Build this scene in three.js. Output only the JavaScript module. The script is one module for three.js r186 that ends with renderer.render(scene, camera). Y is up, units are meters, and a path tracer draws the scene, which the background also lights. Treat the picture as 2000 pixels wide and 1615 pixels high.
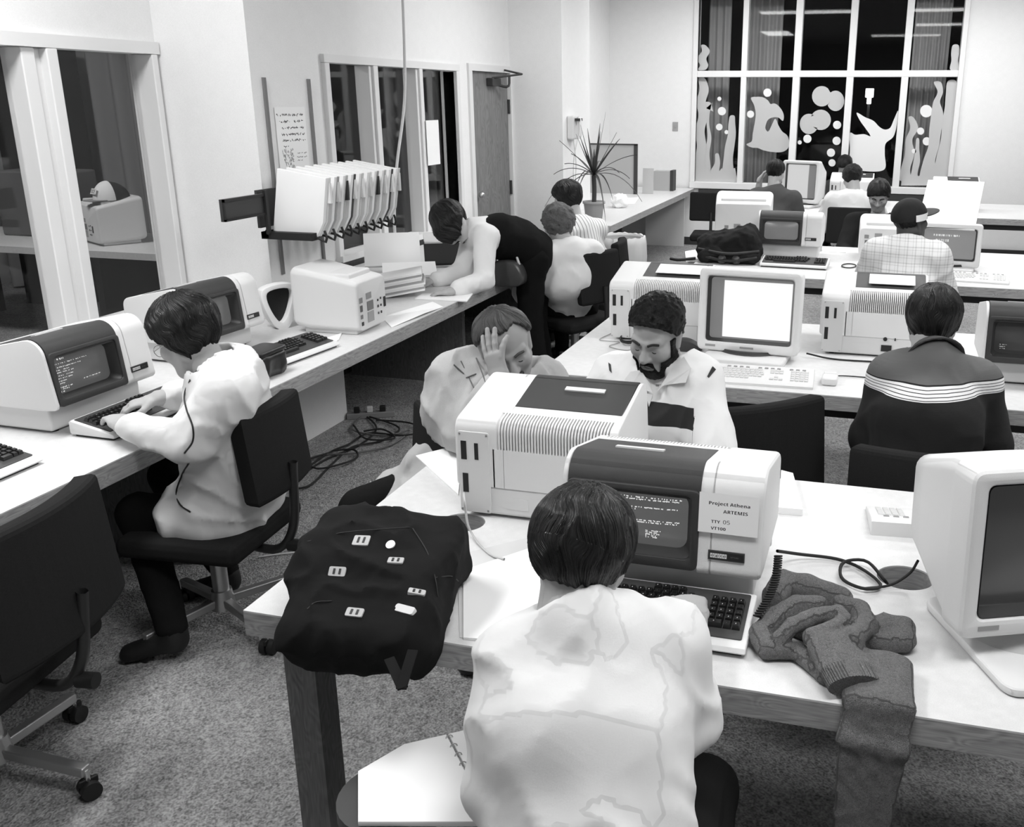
import * as THREE from 'three';
import { RoundedBoxGeometry } from 'three/addons/geometries/RoundedBoxGeometry.js';
import { mergeGeometries, mergeVertices, toCreasedNormals } from 'three/addons/utils/BufferGeometryUtils.js';
import { ImprovedNoise } from 'three/addons/math/ImprovedNoise.js';
import { RectAreaLightUniformsLib } from 'three/addons/lights/RectAreaLightUniformsLib.js';

// ---------------------------------------------------------------- camera, exposure, lights
const scene = new THREE.Scene();
const renderer = new THREE.WebGLRenderer({ antialias: true });
renderer.toneMapping = THREE.LinearToneMapping;
renderer.toneMappingExposure = 1.35;
renderer.shadowMap.enabled = true;
RectAreaLightUniformsLib.init();
scene.background = new THREE.Color(0x050505);            // night outside

const FOCAL = 1876.29, CX = 1212.04, CY = 771.31, CAM_H = 1.83;
const V3 = (x, y, z) => new THREE.Vector3(x, y, z);
const yaw = -0.2617, pitch = 0.2994, roll = -0.0048;
const camF = V3(Math.sin(yaw) * Math.cos(pitch), -Math.sin(pitch), -Math.cos(yaw) * Math.cos(pitch));
const camR0 = V3(Math.cos(yaw), 0, Math.sin(yaw)), camD0 = camF.clone().cross(camR0);
const camR = camR0.clone().multiplyScalar(Math.cos(roll)).addScaledVector(camD0, Math.sin(roll));
const camD = camD0.clone().multiplyScalar(Math.cos(roll)).addScaledVector(camR0, -Math.sin(roll));
const FULLW = 2424.08, FULLH = 1687.38;
const camera = new THREE.PerspectiveCamera(2 * Math.atan(FULLH / 2 / FOCAL) * 180 / Math.PI, FULLW / FULLH, 0.05, 60);
camera.setViewOffset(FULLW, FULLH, FULLW / 2 - CX, FULLH / 2 - CY, 2000, 1615);
camera.position.set(0, CAM_H, 0);
camera.up.copy(camD).negate();
camera.lookAt(camera.position.clone().add(camF));
scene.add(camera);
const EYE = V3(0, CAM_H, 0);
// a photo pixel is a direction; its distance comes from a depth, a height or a wall
const dirOf = (px, py) => camR.clone().multiplyScalar((px - CX) / FOCAL).addScaledVector(camD, (py - CY) / FOCAL).add(camF);
const pt = (px, py, t) => dirOf(px, py).multiplyScalar(t).add(EYE);
const on = (px, py, h) => { const d = dirOf(px, py); return d.multiplyScalar((h - CAM_H) / d.y).add(EYE); };
const onZ = (px, py, z) => { const d = dirOf(px, py); return d.multiplyScalar(z / d.z).add(EYE); };
const onX = (px, py, x) => { const d = dirOf(px, py); return d.multiplyScalar(x / d.x).add(EYE); };

// ceiling fluorescent fittings: [x, z, length along x, length along z, intensity]
const CEIL = 3.25;
const FITTINGS = [
  [-2.55, -2.2, 0.6, 1.5, 16], [0.2, -1.0, 1.5, 0.6, 10.5], [2.4, -2.4, 1.5, 0.6, 7],
  [1.1, -4.3, 1.5, 0.6, 13],
  [-1.5, -7.6, 1.5, 0.6, 13], [0.9, -7.6, 1.5, 0.6, 13],
  [-1.6, -10.9, 1.5, 0.6, 12], [0.9, -10.9, 1.5, 0.6, 11],
];
const LAMP_SCALE = 1.0;

// ---------------------------------------------------------------- helpers
let SEED = 1234567;
const rnd = () => { SEED = (SEED + 0x6d2b79f5) | 0; let t = Math.imul(SEED ^ (SEED >>> 15), 1 | SEED); t = (t + Math.imul(t ^ (t >>> 7), 61 | t)) ^ t; return ((t ^ (t >>> 14)) >>> 0) / 4294967296; };
const rr = (a, b) => a + (b - a) * rnd();
const perlin = new ImprovedNoise();
const N3 = (x, y, z) => perlin.noise(x, y, z);
const G = (v) => new THREE.Color().setRGB(v, v, v);          // neutral grey, linear
const D2R = Math.PI / 180, PI = Math.PI;
const clamp = (x, a, b) => Math.min(Math.max(x, a), b), lerp = (a, b, t) => a + (b - a) * t;
const smooth = (a, b, x) => { const t = clamp((x - a) / (b - a), 0, 1); return t * t * (3 - 2 * t); };

function dataTex(n, m, fn, { srgb = false, rep = true } = {}) {
  const d = new Uint8Array(n * m * 4);
  for (let y = 0; y < m; y++) for (let x = 0; x < n; x++) {
    const v = clamp(fn(x / n, y / m, x, y), 0, 1) * 255, i = (y * n + x) * 4;
    d[i] = d[i + 1] = d[i + 2] = v; d[i + 3] = 255;
  }
  const t = new THREE.DataTexture(d, n, m); t.magFilter = THREE.LinearFilter; t.minFilter = THREE.LinearMipmapLinearFilter; t.generateMipmaps = true;
  if (rep) t.wrapS = t.wrapT = THREE.RepeatWrapping;
  if (srgb) t.colorSpace = THREE.SRGBColorSpace;
  t.needsUpdate = true; return t;
}
// value noise that repeats
function tileNoise(n, seed) {
  const g = new Float32Array(n * n); let s = seed; for (let i = 0; i < n * n; i++) { s = (s * 1664525 + 1013904223) >>> 0; g[i] = s / 4294967296; }
  return (u, v) => { const x = u * n, y = v * n, x0 = Math.floor(x), y0 = Math.floor(y), a = x - x0, b = y - y0, f = (i, j) => g[(((y0 + j) % n + n) % n) * n + ((x0 + i) % n + n) % n], s1 = a * a * (3 - 2 * a), s2 = b * b * (3 - 2 * b);
    return lerp(lerp(f(0, 0), f(1, 0), s1), lerp(f(0, 1), f(1, 1), s1), s2); };
}
const tn = { n8: tileNoise(8, 3), n16: tileNoise(16, 5), n32: tileNoise(32, 7), n64: tileNoise(64, 11), n128: tileNoise(128, 13), n256: tileNoise(256, 17) };
const tileSz = (tex, m) => { const t = tex.clone(); t.repeat.set(1 / m, 1 / m); t.needsUpdate = true; return t; };
const TX = {
  carpet: dataTex(512, 512, (u, v) => 0.05 + 0.62 * tn.n256(u, v) + 0.34 * tn.n128(u, v) + 0.18 * tn.n32(u, v) + 0.06 * tn.n8(u, v)),
  plaster: dataTex(256, 256, (u, v) => 0.91 + 0.06 * tn.n256(u, v) + 0.02 * tn.n16(u, v)),
  laminate: dataTex(256, 256, (u, v) => 0.84 + 0.11 * tn.n256(u, v) + 0.07 * tn.n16(u, v)),
  wood: dataTex(512, 512, (u, v) => { const w = tn.n16(u * 0.5, v * 2) * 0.06 + tn.n8(u, v) * 0.04; const r = Math.sin((v * 22 + w * 60 + 1.3 * tn.n8(u * 0.5, v)) * 6.283); return 0.52 + 0.16 * r * tn.n32(u * 0.3, v) + 0.30 * tn.n256(u * 0.06, v) + 0.12 * tn.n64(u * 0.1, v); }),
  weave: dataTex(256, 256, (u, v, x, y) => 0.55 + 0.25 * (((x >> 1) + (y >> 1)) & 1) * tn.n128(u, v) + 0.3 * tn.n256(u, v) + 0.12 * tn.n16(u, v)),
  grain: dataTex(256, 256, (u, v) => 0.5 + 0.5 * (tn.n256(u, v) - 0.5) + 0.4 * (tn.n128(u, v) - 0.5)),
  rib: dataTex(64, 64, (u) => 0.5 + 0.5 * Math.sin(u * 6.283 * 8)),
};
function M(v, rough = 0.6, o = {}) {
  const { tex, size = 0.3, bump, bumpTex, bsize, phys, ...rest } = o;
  const p = { color: typeof v === 'number' ? G(v) : v, roughness: rough, ...rest };
  if (tex) p.map = tileSz(tex, size);
  if (bump) { p.bumpMap = tileSz(bumpTex || tex || TX.grain, bsize || size); p.bumpScale = bump; }
  return phys ? new THREE.MeshPhysicalMaterial(p) : new THREE.MeshStandardMaterial(p);
}
const MT = {
  wall: M(0.86, 0.9, { tex: TX.plaster, size: 0.7 }), white: M(0.78, 0.5), trim: M(0.74, 0.5),
  carpet: M(0.44, 1, { tex: TX.carpet, size: 1.0, bump: 0.006 }),
  top: M(0.72, 0.38, { tex: TX.laminate, size: 0.25 }), edge: M(0.46, 0.5, { tex: TX.wood, size: 0.5 }), woodDark: M(0.2, 0.55, { tex: TX.wood, size: 0.6 }),
  woodPanel: M(0.10, 0.45, { tex: TX.wood, size: 1.1 }), doorWood: M(0.26, 0.5, { tex: TX.wood, size: 1.3 }),
  black: M(0.008, 0.6), blackMetal: M(0.02, 0.45), dark: M(0.035, 0.55), rubber: M(0.015, 0.8),
  chrome: M(0.75, 0.2, { metalness: 1 }), steel: M(0.45, 0.35, { metalness: 0.8 }),
  plastic: M(0.74, 0.48, { bump: 0.0006, bumpTex: TX.grain, bsize: 0.05 }), plasticB: M(0.66, 0.5), bezel: M(0.028, 0.5, { bump: 0.0006, bumpTex: TX.grain, bsize: 0.04 }),
  keyDark: M(0.014, 0.35), keyPanel: M(0.045, 0.5), keyLight: M(0.62, 0.5), paper: M(0.86, 0.9), paperGrey: M(0.6, 0.9),
  chairFab: M(0.024, 0.95, { phys: true, specularIntensity: 0.2, tex: TX.weave, size: 0.06, bump: 0.0015 }), vinyl: M(0.02, 0.5),
  tube: M(0.06, 0.15), leaf: M(0.05, 0.5),
};
const GLASS = new THREE.MeshPhysicalMaterial({ color: 0xffffff, roughness: 0.02, transmission: 1, thickness: 0, ior: 1.22 });

// uv in metres from position and facing
function muv(g) {
  if (g.index) g = g.toNonIndexed();
  if (!g.attributes.normal) g.computeVertexNormals();
  const p = g.attributes.position, n = g.attributes.normal, uv = new Float32Array(p.count * 2);
  for (let i = 0; i < p.count; i++) {
    const ax = Math.abs(n.getX(i)), ay = Math.abs(n.getY(i)), az = Math.abs(n.getZ(i));
    if (ay >= ax && ay >= az) { uv[i * 2] = p.getX(i); uv[i * 2 + 1] = p.getZ(i); } else if (ax >= az) { uv[i * 2] = p.getZ(i); uv[i * 2 + 1] = p.getY(i); } else { uv[i * 2] = p.getX(i); uv[i * 2 + 1] = p.getY(i); }
  }
  g.setAttribute('uv', new THREE.BufferAttribute(uv, 2)); return g;
}
// swap uv so that wood runs along the vertical
const turnUV = (g) => { const u = g.attributes.uv; for (let i = 0; i < u.count; i++) { const a = u.getX(i); u.setXY(i, u.getY(i), a); } return g; };
const mv = (g, x = 0, y = 0, z = 0, rx = 0, ry = 0, rz = 0) => { if (rx) g.rotateX(rx); if (ry) g.rotateY(ry); if (rz) g.rotateZ(rz); return g.translate(x, y, z); };
const box = (w, h, d, x = 0, y = 0, z = 0, r = 0) => mv(muv(r ? new RoundedBoxGeometry(w, h, d, 2, Math.min(r, w / 2.01, h / 2.01, d / 2.01)) : new THREE.BoxGeometry(w, h, d)), x, y, z);
const box2 = (x0, x1, y0, y1, z0, z1, r = 0) => box(Math.abs(x1 - x0), Math.abs(y1 - y0), Math.abs(z1 - z0), (x0 + x1) / 2, (y0 + y1) / 2, (z0 + z1) / 2, r);
const cyl = (r0, r1, h, x = 0, y = 0, z = 0, seg = 20) => mv(muv(new THREE.CylinderGeometry(r1, r0, h, seg)), x, y, z);
const flat = (gs) => mergeGeometries(gs.map((g) => { let q = g.index ? g.toNonIndexed() : g; for (const k of Object.keys(q.attributes)) if (!['position', 'normal', 'uv'].includes(k)) q.deleteAttribute(k); if (!q.attributes.uv) q = muv(q); return q; }));
const tube = (pts, r, seg = 40, rad = 6, closed = false) => new THREE.TubeGeometry(new THREE.CatmullRomCurve3(pts.map((p) => p.isVector3 ? p : V3(...p)), closed), seg, r, rad, closed);
const lathe = (pts, seg = 28) => new THREE.LatheGeometry(pts.map(([x, y]) => new THREE.Vector2(x, y)), seg);
// outline [x, y] extruded along z from z0 to z1, rounded by b
function slab(pts, z0, z1, b = 0, holes = [], curveSeg = 12) {
  const s = pts instanceof THREE.Shape ? pts : new THREE.Shape(pts.map(([x, y]) => new THREE.Vector2(x, y)));
  for (const h of holes) s.holes.push(h);
  const g = new THREE.ExtrudeGeometry(s, { depth: Math.max(z1 - z0 - 2 * b, 1e-4), bevelEnabled: b > 0, bevelThickness: b, bevelSize: b, bevelOffset: -b, bevelSegments: 3, curveSegments: curveSeg });
  g.translate(0, 0, z0 + b); return muv(toCreasedNormals(g, 0.5));
}
const rrect = (x0, x1, y0, y1, r) => { const s = new THREE.Shape(); s.moveTo(x0 + r, y0); s.lineTo(x1 - r, y0); s.quadraticCurveTo(x1, y0, x1, y0 + r); s.lineTo(x1, y1 - r); s.quadraticCurveTo(x1, y1, x1 - r, y1); s.lineTo(x0 + r, y1); s.quadraticCurveTo(x0, y1, x0, y1 - r); s.lineTo(x0, y0 + r); s.quadraticCurveTo(x0, y0, x0 + r, y0); return s; };
// smooth closed outline through points
const blob = (pts) => new THREE.Shape(new THREE.CatmullRomCurve3(pts.map(([x, y]) => V3(x, y, 0)), true).getPoints(pts.length * 6).map((p) => new THREE.Vector2(p.x, p.y)));

const taken = {};
const numbered = (n) => { const k = taken[n] = (taken[n] ?? -1) + 1; return k ? n + '_' + String(k).padStart(3, '0') : n; };
function mesh(name, g, m, parent) {
  const o = new THREE.Mesh(Array.isArray(g) ? flat(g) : g, m); o.castShadow = o.receiveShadow = true; o.name = name; if (parent) parent.add(o); return o;
}
function tag(o, label, category, group) { o.userData.label = label; if (category) o.userData.category = category; if (group) o.userData.group = group; return o; }
function thing(name, label, category, pos = [0, 0, 0], turn = 0, group) {
  const o = new THREE.Group(); o.name = numbered(name); scene.add(o); if (pos.isVector3) o.position.copy(pos); else o.position.set(...pos); o.rotation.y = turn; return tag(o, label, category, group);
}
// a thing that is one mesh
const solo = (name, g, m, label, category, group) => tag(mesh(numbered(name), g, m, scene), label, category, group);
function struct(name, g, m, label) { const o = mesh(numbered(name), g, m, scene); o.userData.kind = 'structure'; if (label) o.userData.label = label; return o; }
function canvasTex(w, h, draw) { const c = document.createElement('canvas'); c.width = w; c.height = h; const x = c.getContext('2d'); draw(x, w, h); const t = new THREE.CanvasTexture(c); t.colorSpace = THREE.SRGBColorSpace; t.magFilter = THREE.LinearFilter; return t; }
// sheet (x right, y up) with uv 0..1
const sheet = (w, h) => new THREE.PlaneGeometry(w, h);
// ---------------------------------------------------------------- the room
const WX = -3.5, WT = 0.12, BZ = -12.45, COLX = -2.98;
struct('floor', box2(-8.7, 4.2, -0.12, 0, -18, 3.2), MT.carpet, 'speckled grey carpet floor');
struct('ceiling', box2(-8.7, 4.2, CEIL, CEIL + 0.1, -12.6, 3.2), M(0.7, 0.95));
const wallLeft = (y0, y1, z0, z1) => struct('wall_left', box2(WX - WT, WX, y0, y1, z0, z1), MT.wall);
const HEAD = 2.06, SILL = 0.8;
wallLeft(HEAD, CEIL, -12.6, 3.2);                                   // above all openings
wallLeft(0, SILL, -8.0, 3.2);
wallLeft(SILL, HEAD, -2.2, 3.2); wallLeft(SILL, HEAD, -4.23, -4.178); wallLeft(SILL, HEAD, -5.702, -4.83); wallLeft(SILL, HEAD, -7.985, -7.699);
wallLeft(0, HEAD, -12.6, -8.99);
struct('wall_left', box2(WX - WT, COLX, 0, CEIL, -4.83, -4.23), MT.wall, 'white column between the windows, with a poster on its side');
struct('wall_left', box2(WX - WT, COLX, 0, CEIL, -9.85, -8.96), MT.wall, 'white column beside the door, with a wall telephone');
// back wall around the tall painted window
const BW = { x0: -2.361, x1: 0.729, sill: 0.81, top: 3.05 };
const wallBack = (x0, x1, y0, y1) => struct('wall_back', box2(x0, x1, y0, y1, BZ - 0.15, BZ), MT.wall);
wallBack(-3.62, BW.x0, 0, CEIL); wallBack(BW.x1, 4.2, 0, CEIL); wallBack(BW.x0, BW.x1, 0, BW.sill - 0.03); wallBack(BW.x0, BW.x1, BW.top, CEIL);
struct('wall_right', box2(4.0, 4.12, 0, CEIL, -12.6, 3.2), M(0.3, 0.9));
struct('wall_front', box2(-8.7, 4.12, 0, CEIL, 3.0, 3.12), M(0.4, 0.9));
struct('baseboard_left', box2(WX - 0.001, WX + 0.012, 0, 0.1, -8.0, 3), MT.dark);
struct('baseboard_back', box2(-3.5, 4, 0, 0.1, BZ - 0.001, BZ + 0.012), MT.dark);
// dark wood panelling under the right hand windows
struct('trim_1', turnUV(box2(WX - 0.001, WX + 0.02, 0.1, 0.76, -7.9, -4.84)), MT.woodPanel);

// window frames and panes
function windowFrame(name, bars, m) { const o = struct(name, bars, m || MT.trim); return o; }
const paneX = (p, y0, y1, z0, z1) => mesh('pane', box2(WX - 0.075, WX - 0.069, y0, y1, z0, z1), GLASS, p);
{
  const bars = [];
  const bar = (z0, z1, y0 = SILL, y1 = HEAD, x0 = WX - 0.10, x1 = WX + 0.03) => bars.push(box2(x0, x1, y0, y1, z0, z1, 0.006));
  const y1 = HEAD - 0.036; bar(-3.594, -3.535, SILL, y1); bar(-3.49, -3.42, SILL, y1, WX - 0.10, WX + 0.012); bar(-3.54, -3.48, SILL, y1, WX - 0.1, WX - 0.012); bar(-4.205, -4.165, SILL, y1); bar(-2.24, -2.18, SILL, y1);
  bars.push(box2(WX - 0.1, WX + 0.03, HEAD - 0.035, HEAD + 0.02, -4.222, -2.18)); bars.push(box2(WX - 0.1, WX + 0.05, SILL - 0.03, SILL + 0.012, -4.2, -2.2));
  const w = windowFrame('window_1', bars); w.userData.label = 'interior window frame above the terminals on the long desk';
  paneX(w, SILL, HEAD, -4.17, -3.59); paneX(w, SILL, HEAD, -3.42, -2.24);
}
{
  const bars = [];
  const bar = (z0, z1, y0 = SILL, y1 = HEAD, x0 = WX - 0.10, x1 = WX + 0.03) => bars.push(box2(x0, x1, y0, y1, z0, z1, 0.006));
  const y1 = HEAD - 0.021; bar(-5.76, -5.702, SILL, y1); bar(-6.384, -6.32, SILL, y1); bar(-6.32, -6.285, SILL, y1, WX - 0.1, WX + 0.012); bar(-7.076, -7.02, SILL, y1); bar(-7.03, -6.991, SILL, y1, WX - 0.1, WX + 0.012); bar(-7.76, -7.699, SILL, y1);
  bars.push(box2(WX - 0.1, WX + 0.03, HEAD - 0.02, HEAD + 0.03, -7.76, -5.7)); bars.push(box2(WX - 0.1, WX + 0.05, SILL - 0.03, SILL + 0.012, -7.76, -5.7));
  const w = windowFrame('window_2', bars); w.userData.label = 'three-pane interior window between the column and the door';
  paneX(w, SILL, HEAD, -6.29, -5.75); paneX(w, SILL, HEAD, -7.0, -6.38); paneX(w, SILL, HEAD, -7.7, -7.07);
}
{ // door in its frame
  const d = thing('door_1', 'grey wooden door with closer beside the white column', 'door'); d.userData.kind = 'structure';
  mesh('door_leaf', turnUV(box2(WX - 0.06, WX - 0.015, 0.005, 2.05, -8.925, -8.045)), MT.doorWood, d);
  mesh('door_frame', [box2(WX - 0.12, WX + 0.02, 0, 2.052, -8.04, -7.97), box2(WX - 0.12, WX + 0.02, 0, 2.052, -8.985, -8.93), box2(WX - 0.02, WX + 0.021, 2.0521, 2.11, -8.985, -7.968)], MT.trim, d);
  const c = mesh('door_closer', [box2(WX - 0.015, WX + 0.05, 1.93, 2.0, -8.62, -8.42, 0.008)], MT.dark, d);
  mesh('closer_arm', [tube([[WX + 0.03, 2.0, -8.45], [WX + 0.26, 2.035, -8.6]], 0.009, 4), tube([[WX + 0.26, 2.035, -8.6], [WX + 0.02, 2.075, -8.78]], 0.009, 4), tube([[WX + 0.03, 1.94, -8.6], [WX + 0.1, 1.93, -8.66], [WX + 0.1, 2.03, -8.7]], 0.012, 8)], MT.dark, c);
  for (const y of [1.75, 1.0, 0.3]) mesh('hinge', cyl(0.014, 0.014, 0.13, WX - 0.005, y, -8.93, 10), MT.dark, d);
  mesh('knob', mv(new THREE.SphereGeometry(0.028, 14, 10), WX + 0.03, 1.0, -8.12), MT.chrome, d);
}
// tall window at the back
const MULL = [[-1.813, -1.744], [-1.18, -1.095], [-0.54, -0.457], [0.095, 0.176]];
{
  const bars = [box2(BW.x0 - 0.06, BW.x1 + 0.06, BW.sill - 0.08, BW.sill, BZ - 0.1, BZ + 0.05, 0.006), box2(BW.x0, BW.x1, 2.087, 2.162, BZ - 0.1, BZ + 0.03, 0.006),
    box2(BW.x0 - 0.06, BW.x0, BW.sill, BW.top, BZ - 0.1, BZ + 0.03, 0.006), box2(BW.x1, BW.x1 + 0.06, BW.sill, BW.top, BZ - 0.1, BZ + 0.03, 0.006), box2(BW.x0, BW.x1, BW.top - 0.05, BW.top + 0.02, BZ - 0.1, BZ + 0.03)];
  for (const [a, b] of MULL) bars.push(box2(a, b, BW.sill, BW.top, BZ - 0.1, BZ + 0.028, 0.006));
  const w = windowFrame('window_3', bars, MT.white); w.userData.label = 'tall white mullioned window with painted fish and seaweed';
  const xs = [BW.x0, ...MULL.flat(), BW.x1];
  for (let i = 0; i < xs.length; i += 2) for (const [y0, y1] of [[BW.sill, 2.087], [2.162, BW.top - 0.05]]) mesh('pane', box2(xs[i], xs[i + 1], y0, y1, BZ - 0.056, BZ - 0.05), GLASS, w);
  // radiator band below the sill
  struct('trim_2', box2(-2.3, 0.75, 0.62, 0.72, BZ + 0.001, BZ + 0.05), MT.dark);
}
// outside the back window: dark courtyard with curtains and lit openings far off
function curtain(name, label, a, b, y0, y1, folds, amp, m, group) {
  const n = folds * 8, pos = [], idx = [], A = V3(...a), B = V3(...b), L = A.distanceTo(B), dir = B.clone().sub(A).normalize(), nor = V3(-dir.z, 0, dir.x);
  for (let i = 0; i <= n; i++) { const s = i / n, o = amp * (Math.sin(s * folds * 2 * PI) + 0.4 * Math.sin(s * folds * 3.1 + 1)); const p = A.clone().addScaledVector(dir, s * L).addScaledVector(nor, o);
    pos.push(p.x, y0, p.z, p.x, y1, p.z); if (i < n) { const k = i * 2; idx.push(k, k + 2, k + 1, k + 1, k + 2, k + 3); } }
  const g = new THREE.BufferGeometry(); g.setAttribute('position', new THREE.Float32BufferAttribute(pos, 3)); g.setIndex(idx); g.computeVertexNormals();
  const back = g.clone(); back.translate(nor.x * 0.004, 0, nor.z * 0.004);
  return solo(name, [g, back].map(muv), m, label, 'curtain', group);
}
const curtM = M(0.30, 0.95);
curtain('curtain', 'pale folded curtain outside the leftmost pane of the painted window', [-2.30, 0, -12.85], [-2.02, 0, -12.85], 0.05, 3.1, 3, 0.02, curtM);
curtain('curtain', 'striped grey curtain hanging outside behind the big painted fish', [-1.86, 0, -12.9], [-1.38, 0, -12.9], 0.05, 3.1, 5, 0.025, curtM);
curtain('curtain', 'pale pleated curtain outside the rightmost painted pane', [0.2, 0, -12.85], [0.62, 0, -12.85], 0.05, 3.1, 6, 0.022, curtM);

// the room next door, behind the left windows
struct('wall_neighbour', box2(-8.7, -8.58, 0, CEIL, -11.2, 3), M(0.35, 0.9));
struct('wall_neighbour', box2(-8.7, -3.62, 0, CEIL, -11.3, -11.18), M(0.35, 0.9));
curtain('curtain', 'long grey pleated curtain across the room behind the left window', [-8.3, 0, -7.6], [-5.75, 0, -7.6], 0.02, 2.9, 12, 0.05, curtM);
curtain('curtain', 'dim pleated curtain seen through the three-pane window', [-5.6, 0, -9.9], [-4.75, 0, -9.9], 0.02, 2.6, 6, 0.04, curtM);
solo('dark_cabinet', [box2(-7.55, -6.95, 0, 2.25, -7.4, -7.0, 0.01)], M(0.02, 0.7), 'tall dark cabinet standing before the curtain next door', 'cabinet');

// ceiling light fittings, each a housing, a glowing diffuser and the light it gives
function fitting(x, z, lx, lz, power, glow = 3) {
  const f = thing('ceiling_light', 'fluorescent ceiling light above the room', 'ceiling light', [x, CEIL, z], 0, 'fluorescent ceiling lights');
  mesh('housing', [box2(-lx / 2 - 0.03, lx / 2 + 0.03, -0.02, -0.002, -lz / 2 - 0.03, lz / 2 + 0.03)], MT.white, f);
  mesh('diffuser', box2(-lx / 2, lx / 2, -0.03, -0.021, -lz / 2, lz / 2), M(0.8, 0.6, { emissive: G(1), emissiveIntensity: glow }), f);
  const l = new THREE.RectAreaLight(0xffffff, power * LAMP_SCALE, lx, lz); l.name = 'ceiling_lamp'; l.position.set(0, -0.036, 0); l.rotation.x = -PI / 2; f.add(l);
}
for (const a of FITTINGS) fitting(...a);
fitting(-5.9, -4.9, 1.2, 0.5, 14);
{ // lit lantern far off across the courtyard
  const p = onZ(1698, 188, -16.6), l = thing('courtyard_lantern', 'bright lantern far outside behind the painted tail', 'lantern', p); mesh('shade', box(0.13, 0.14, 0.06, 0, 0.05, 0, 0.01), M(0.7, 0.6, { emissive: G(1), emissiveIntensity: 1.2 }), l); mesh('shade_foot', box(0.07, 0.1, 0.05, 0, -0.07, 0, 0.01), M(0.7, 0.6, { emissive: G(1), emissiveIntensity: 1.2 }), l); mesh('post', box2(-0.02, 0.02, -p.y, -0.12, -0.02, 0.02), MT.blackMetal, l);
  const li = new THREE.PointLight(0xffffff, 0.6); li.name = 'lantern_light'; li.position.set(0, 0.02, 0.06); li.castShadow = true; l.add(li);
}
// ---------------------------------------------------------------- tables and desks
const TOP = 0.73;
function tableTop(p, x0, x1, z0, z1, th, holes = []) {
  const hs = holes.map(([x, z, r]) => { const h = new THREE.Path(); h.absellipse(x, -z, r, r * 0.94, 0, 2 * PI); return h; });
  const s = new THREE.Shape([[x0, -z0], [x1, -z0], [x1, -z1], [x0, -z1]].map(([a, b]) => new THREE.Vector2(a, b)));
  const g = slab(s, TOP - 0.004, TOP, 0, hs, 24); g.rotateX(-PI / 2); mesh('laminate_top', muv(g), MT.top, p);
  const s2 = new THREE.Shape([[x0, -z0], [x1, -z0], [x1, -z1], [x0, -z1]].map(([a, b]) => new THREE.Vector2(a, b)));
  const hs2 = holes.map(([x, z, r]) => { const h = new THREE.Path(); h.absellipse(x, -z, r, r * 0.94, 0, 2 * PI); return h; });
  const g2 = slab(s2, TOP - th, TOP - 0.0041, 0, hs2, 24); g2.rotateX(-PI / 2); mesh('wood_edge', muv(g2), MT.edge, p);
}
{ // near table
  const t = thing('work_table', 'long pale work table with wooden edge, carrying the backpack and the sweater', 'table');
  tableTop(t, -1.31, 1.9, -2.745, -1.63, 0.062, [[-1.03, -2.195, 0.062], [0.125, -2.19, 0.066]]);
  for (const [x, z] of [[-1.215, -1.725], [1.8, -1.725], [-1.215, -2.65], [1.8, -2.65]]) mesh('leg', turnUV(box2(x - 0.045, x + 0.035, 0, TOP - 0.062, z - 0.04, z + 0.04)), MT.woodDark, t);
  mesh('apron', [box2(-1.17, 1.75, TOP - 0.14, TOP - 0.062, -2.68, -2.655)], MT.blackMetal, t);
}
const metalTable = (label, x0, x1, z0, z1, holes) => {
  const t = thing('work_table', label, 'table'); tableTop(t, x0, x1, z0, z1, 0.06, holes);
  const legs = []; for (const z of [z0 + 0.1, z1 - 0.1]) for (let x = x0 + 0.12; x < x1; x += (x1 - x0 - 0.24) / 2) legs.push([x, z]);
  for (const [x, z] of legs) mesh('leg', box2(x - 0.022, x + 0.022, 0, TOP - 0.062, z - 0.022, z + 0.022), MT.blackMetal, t);
  mesh('frame', [box2(x0 + 0.1, x1 - 0.1, TOP - 0.12, TOP - 0.061, z1 - 0.13, z1 - 0.1), box2(x0 + 0.1, x1 - 0.1, TOP - 0.12, TOP - 0.061, z0 + 0.1, z0 + 0.13)], MT.blackMetal, t);
  return t;
};
{
  const t = metalTable('long pale table behind the bearded man, carrying the big white monitor', -1.34, 1.6, -4.9, -3.66);
  // middle trestle with cross stretchers
  const st = (a, b) => mesh('stretcher', tube([a, b], 0.014, 2, 6), MT.blackMetal, t);
  st([-0.2, 0.16, -3.85], [0.25, 0.16, -3.95]); st([-0.2, 0.16, -3.85], [-0.5, 0.2, -4.3]); st([-0.2, 0.3, -4.72], [-0.65, 0.3, -4.55]); st([-0.1, 0.4, -4.72], [0.5, 0.16, -4.1]);
}
metalTable('pale table in the third row, under the slumped dark bag', -1.24, 1.8, -7.7, -6.22);
metalTable('pale table in the far row below the painted window', -0.98, 1.9, -11.5, -10.05);
{ // long desk along the left wall
  const t = thing('wall_desk', 'long pale desk along the left wall with a thick wooden edge', 'desk');
  const s = [[WX + 0.055, 0.4], [-2.275, 0.4], [-2.275, 7.75], [WX + 0.055, 7.75], [WX + 0.055, 4.835], [COLX + 0.002, 4.835], [COLX + 0.002, 4.225], [WX + 0.055, 4.225]];
  const g = slab(s, TOP - 0.004, TOP); g.rotateX(-PI / 2); mesh('laminate_top', muv(g), MT.top, t);
  const g2 = slab(s, TOP - 0.07, TOP - 0.0041); g2.rotateX(-PI / 2); mesh('wood_edge', muv(g2), MT.edge, t);
  for (const z of [-0.6, -3.0, -5.7, -7.6]) mesh('support_panel', turnUV(box2(WX + 0.06, -2.6, 0, TOP - 0.07, z - 0.02, z + 0.02)), MT.woodDark, t);
}
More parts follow.
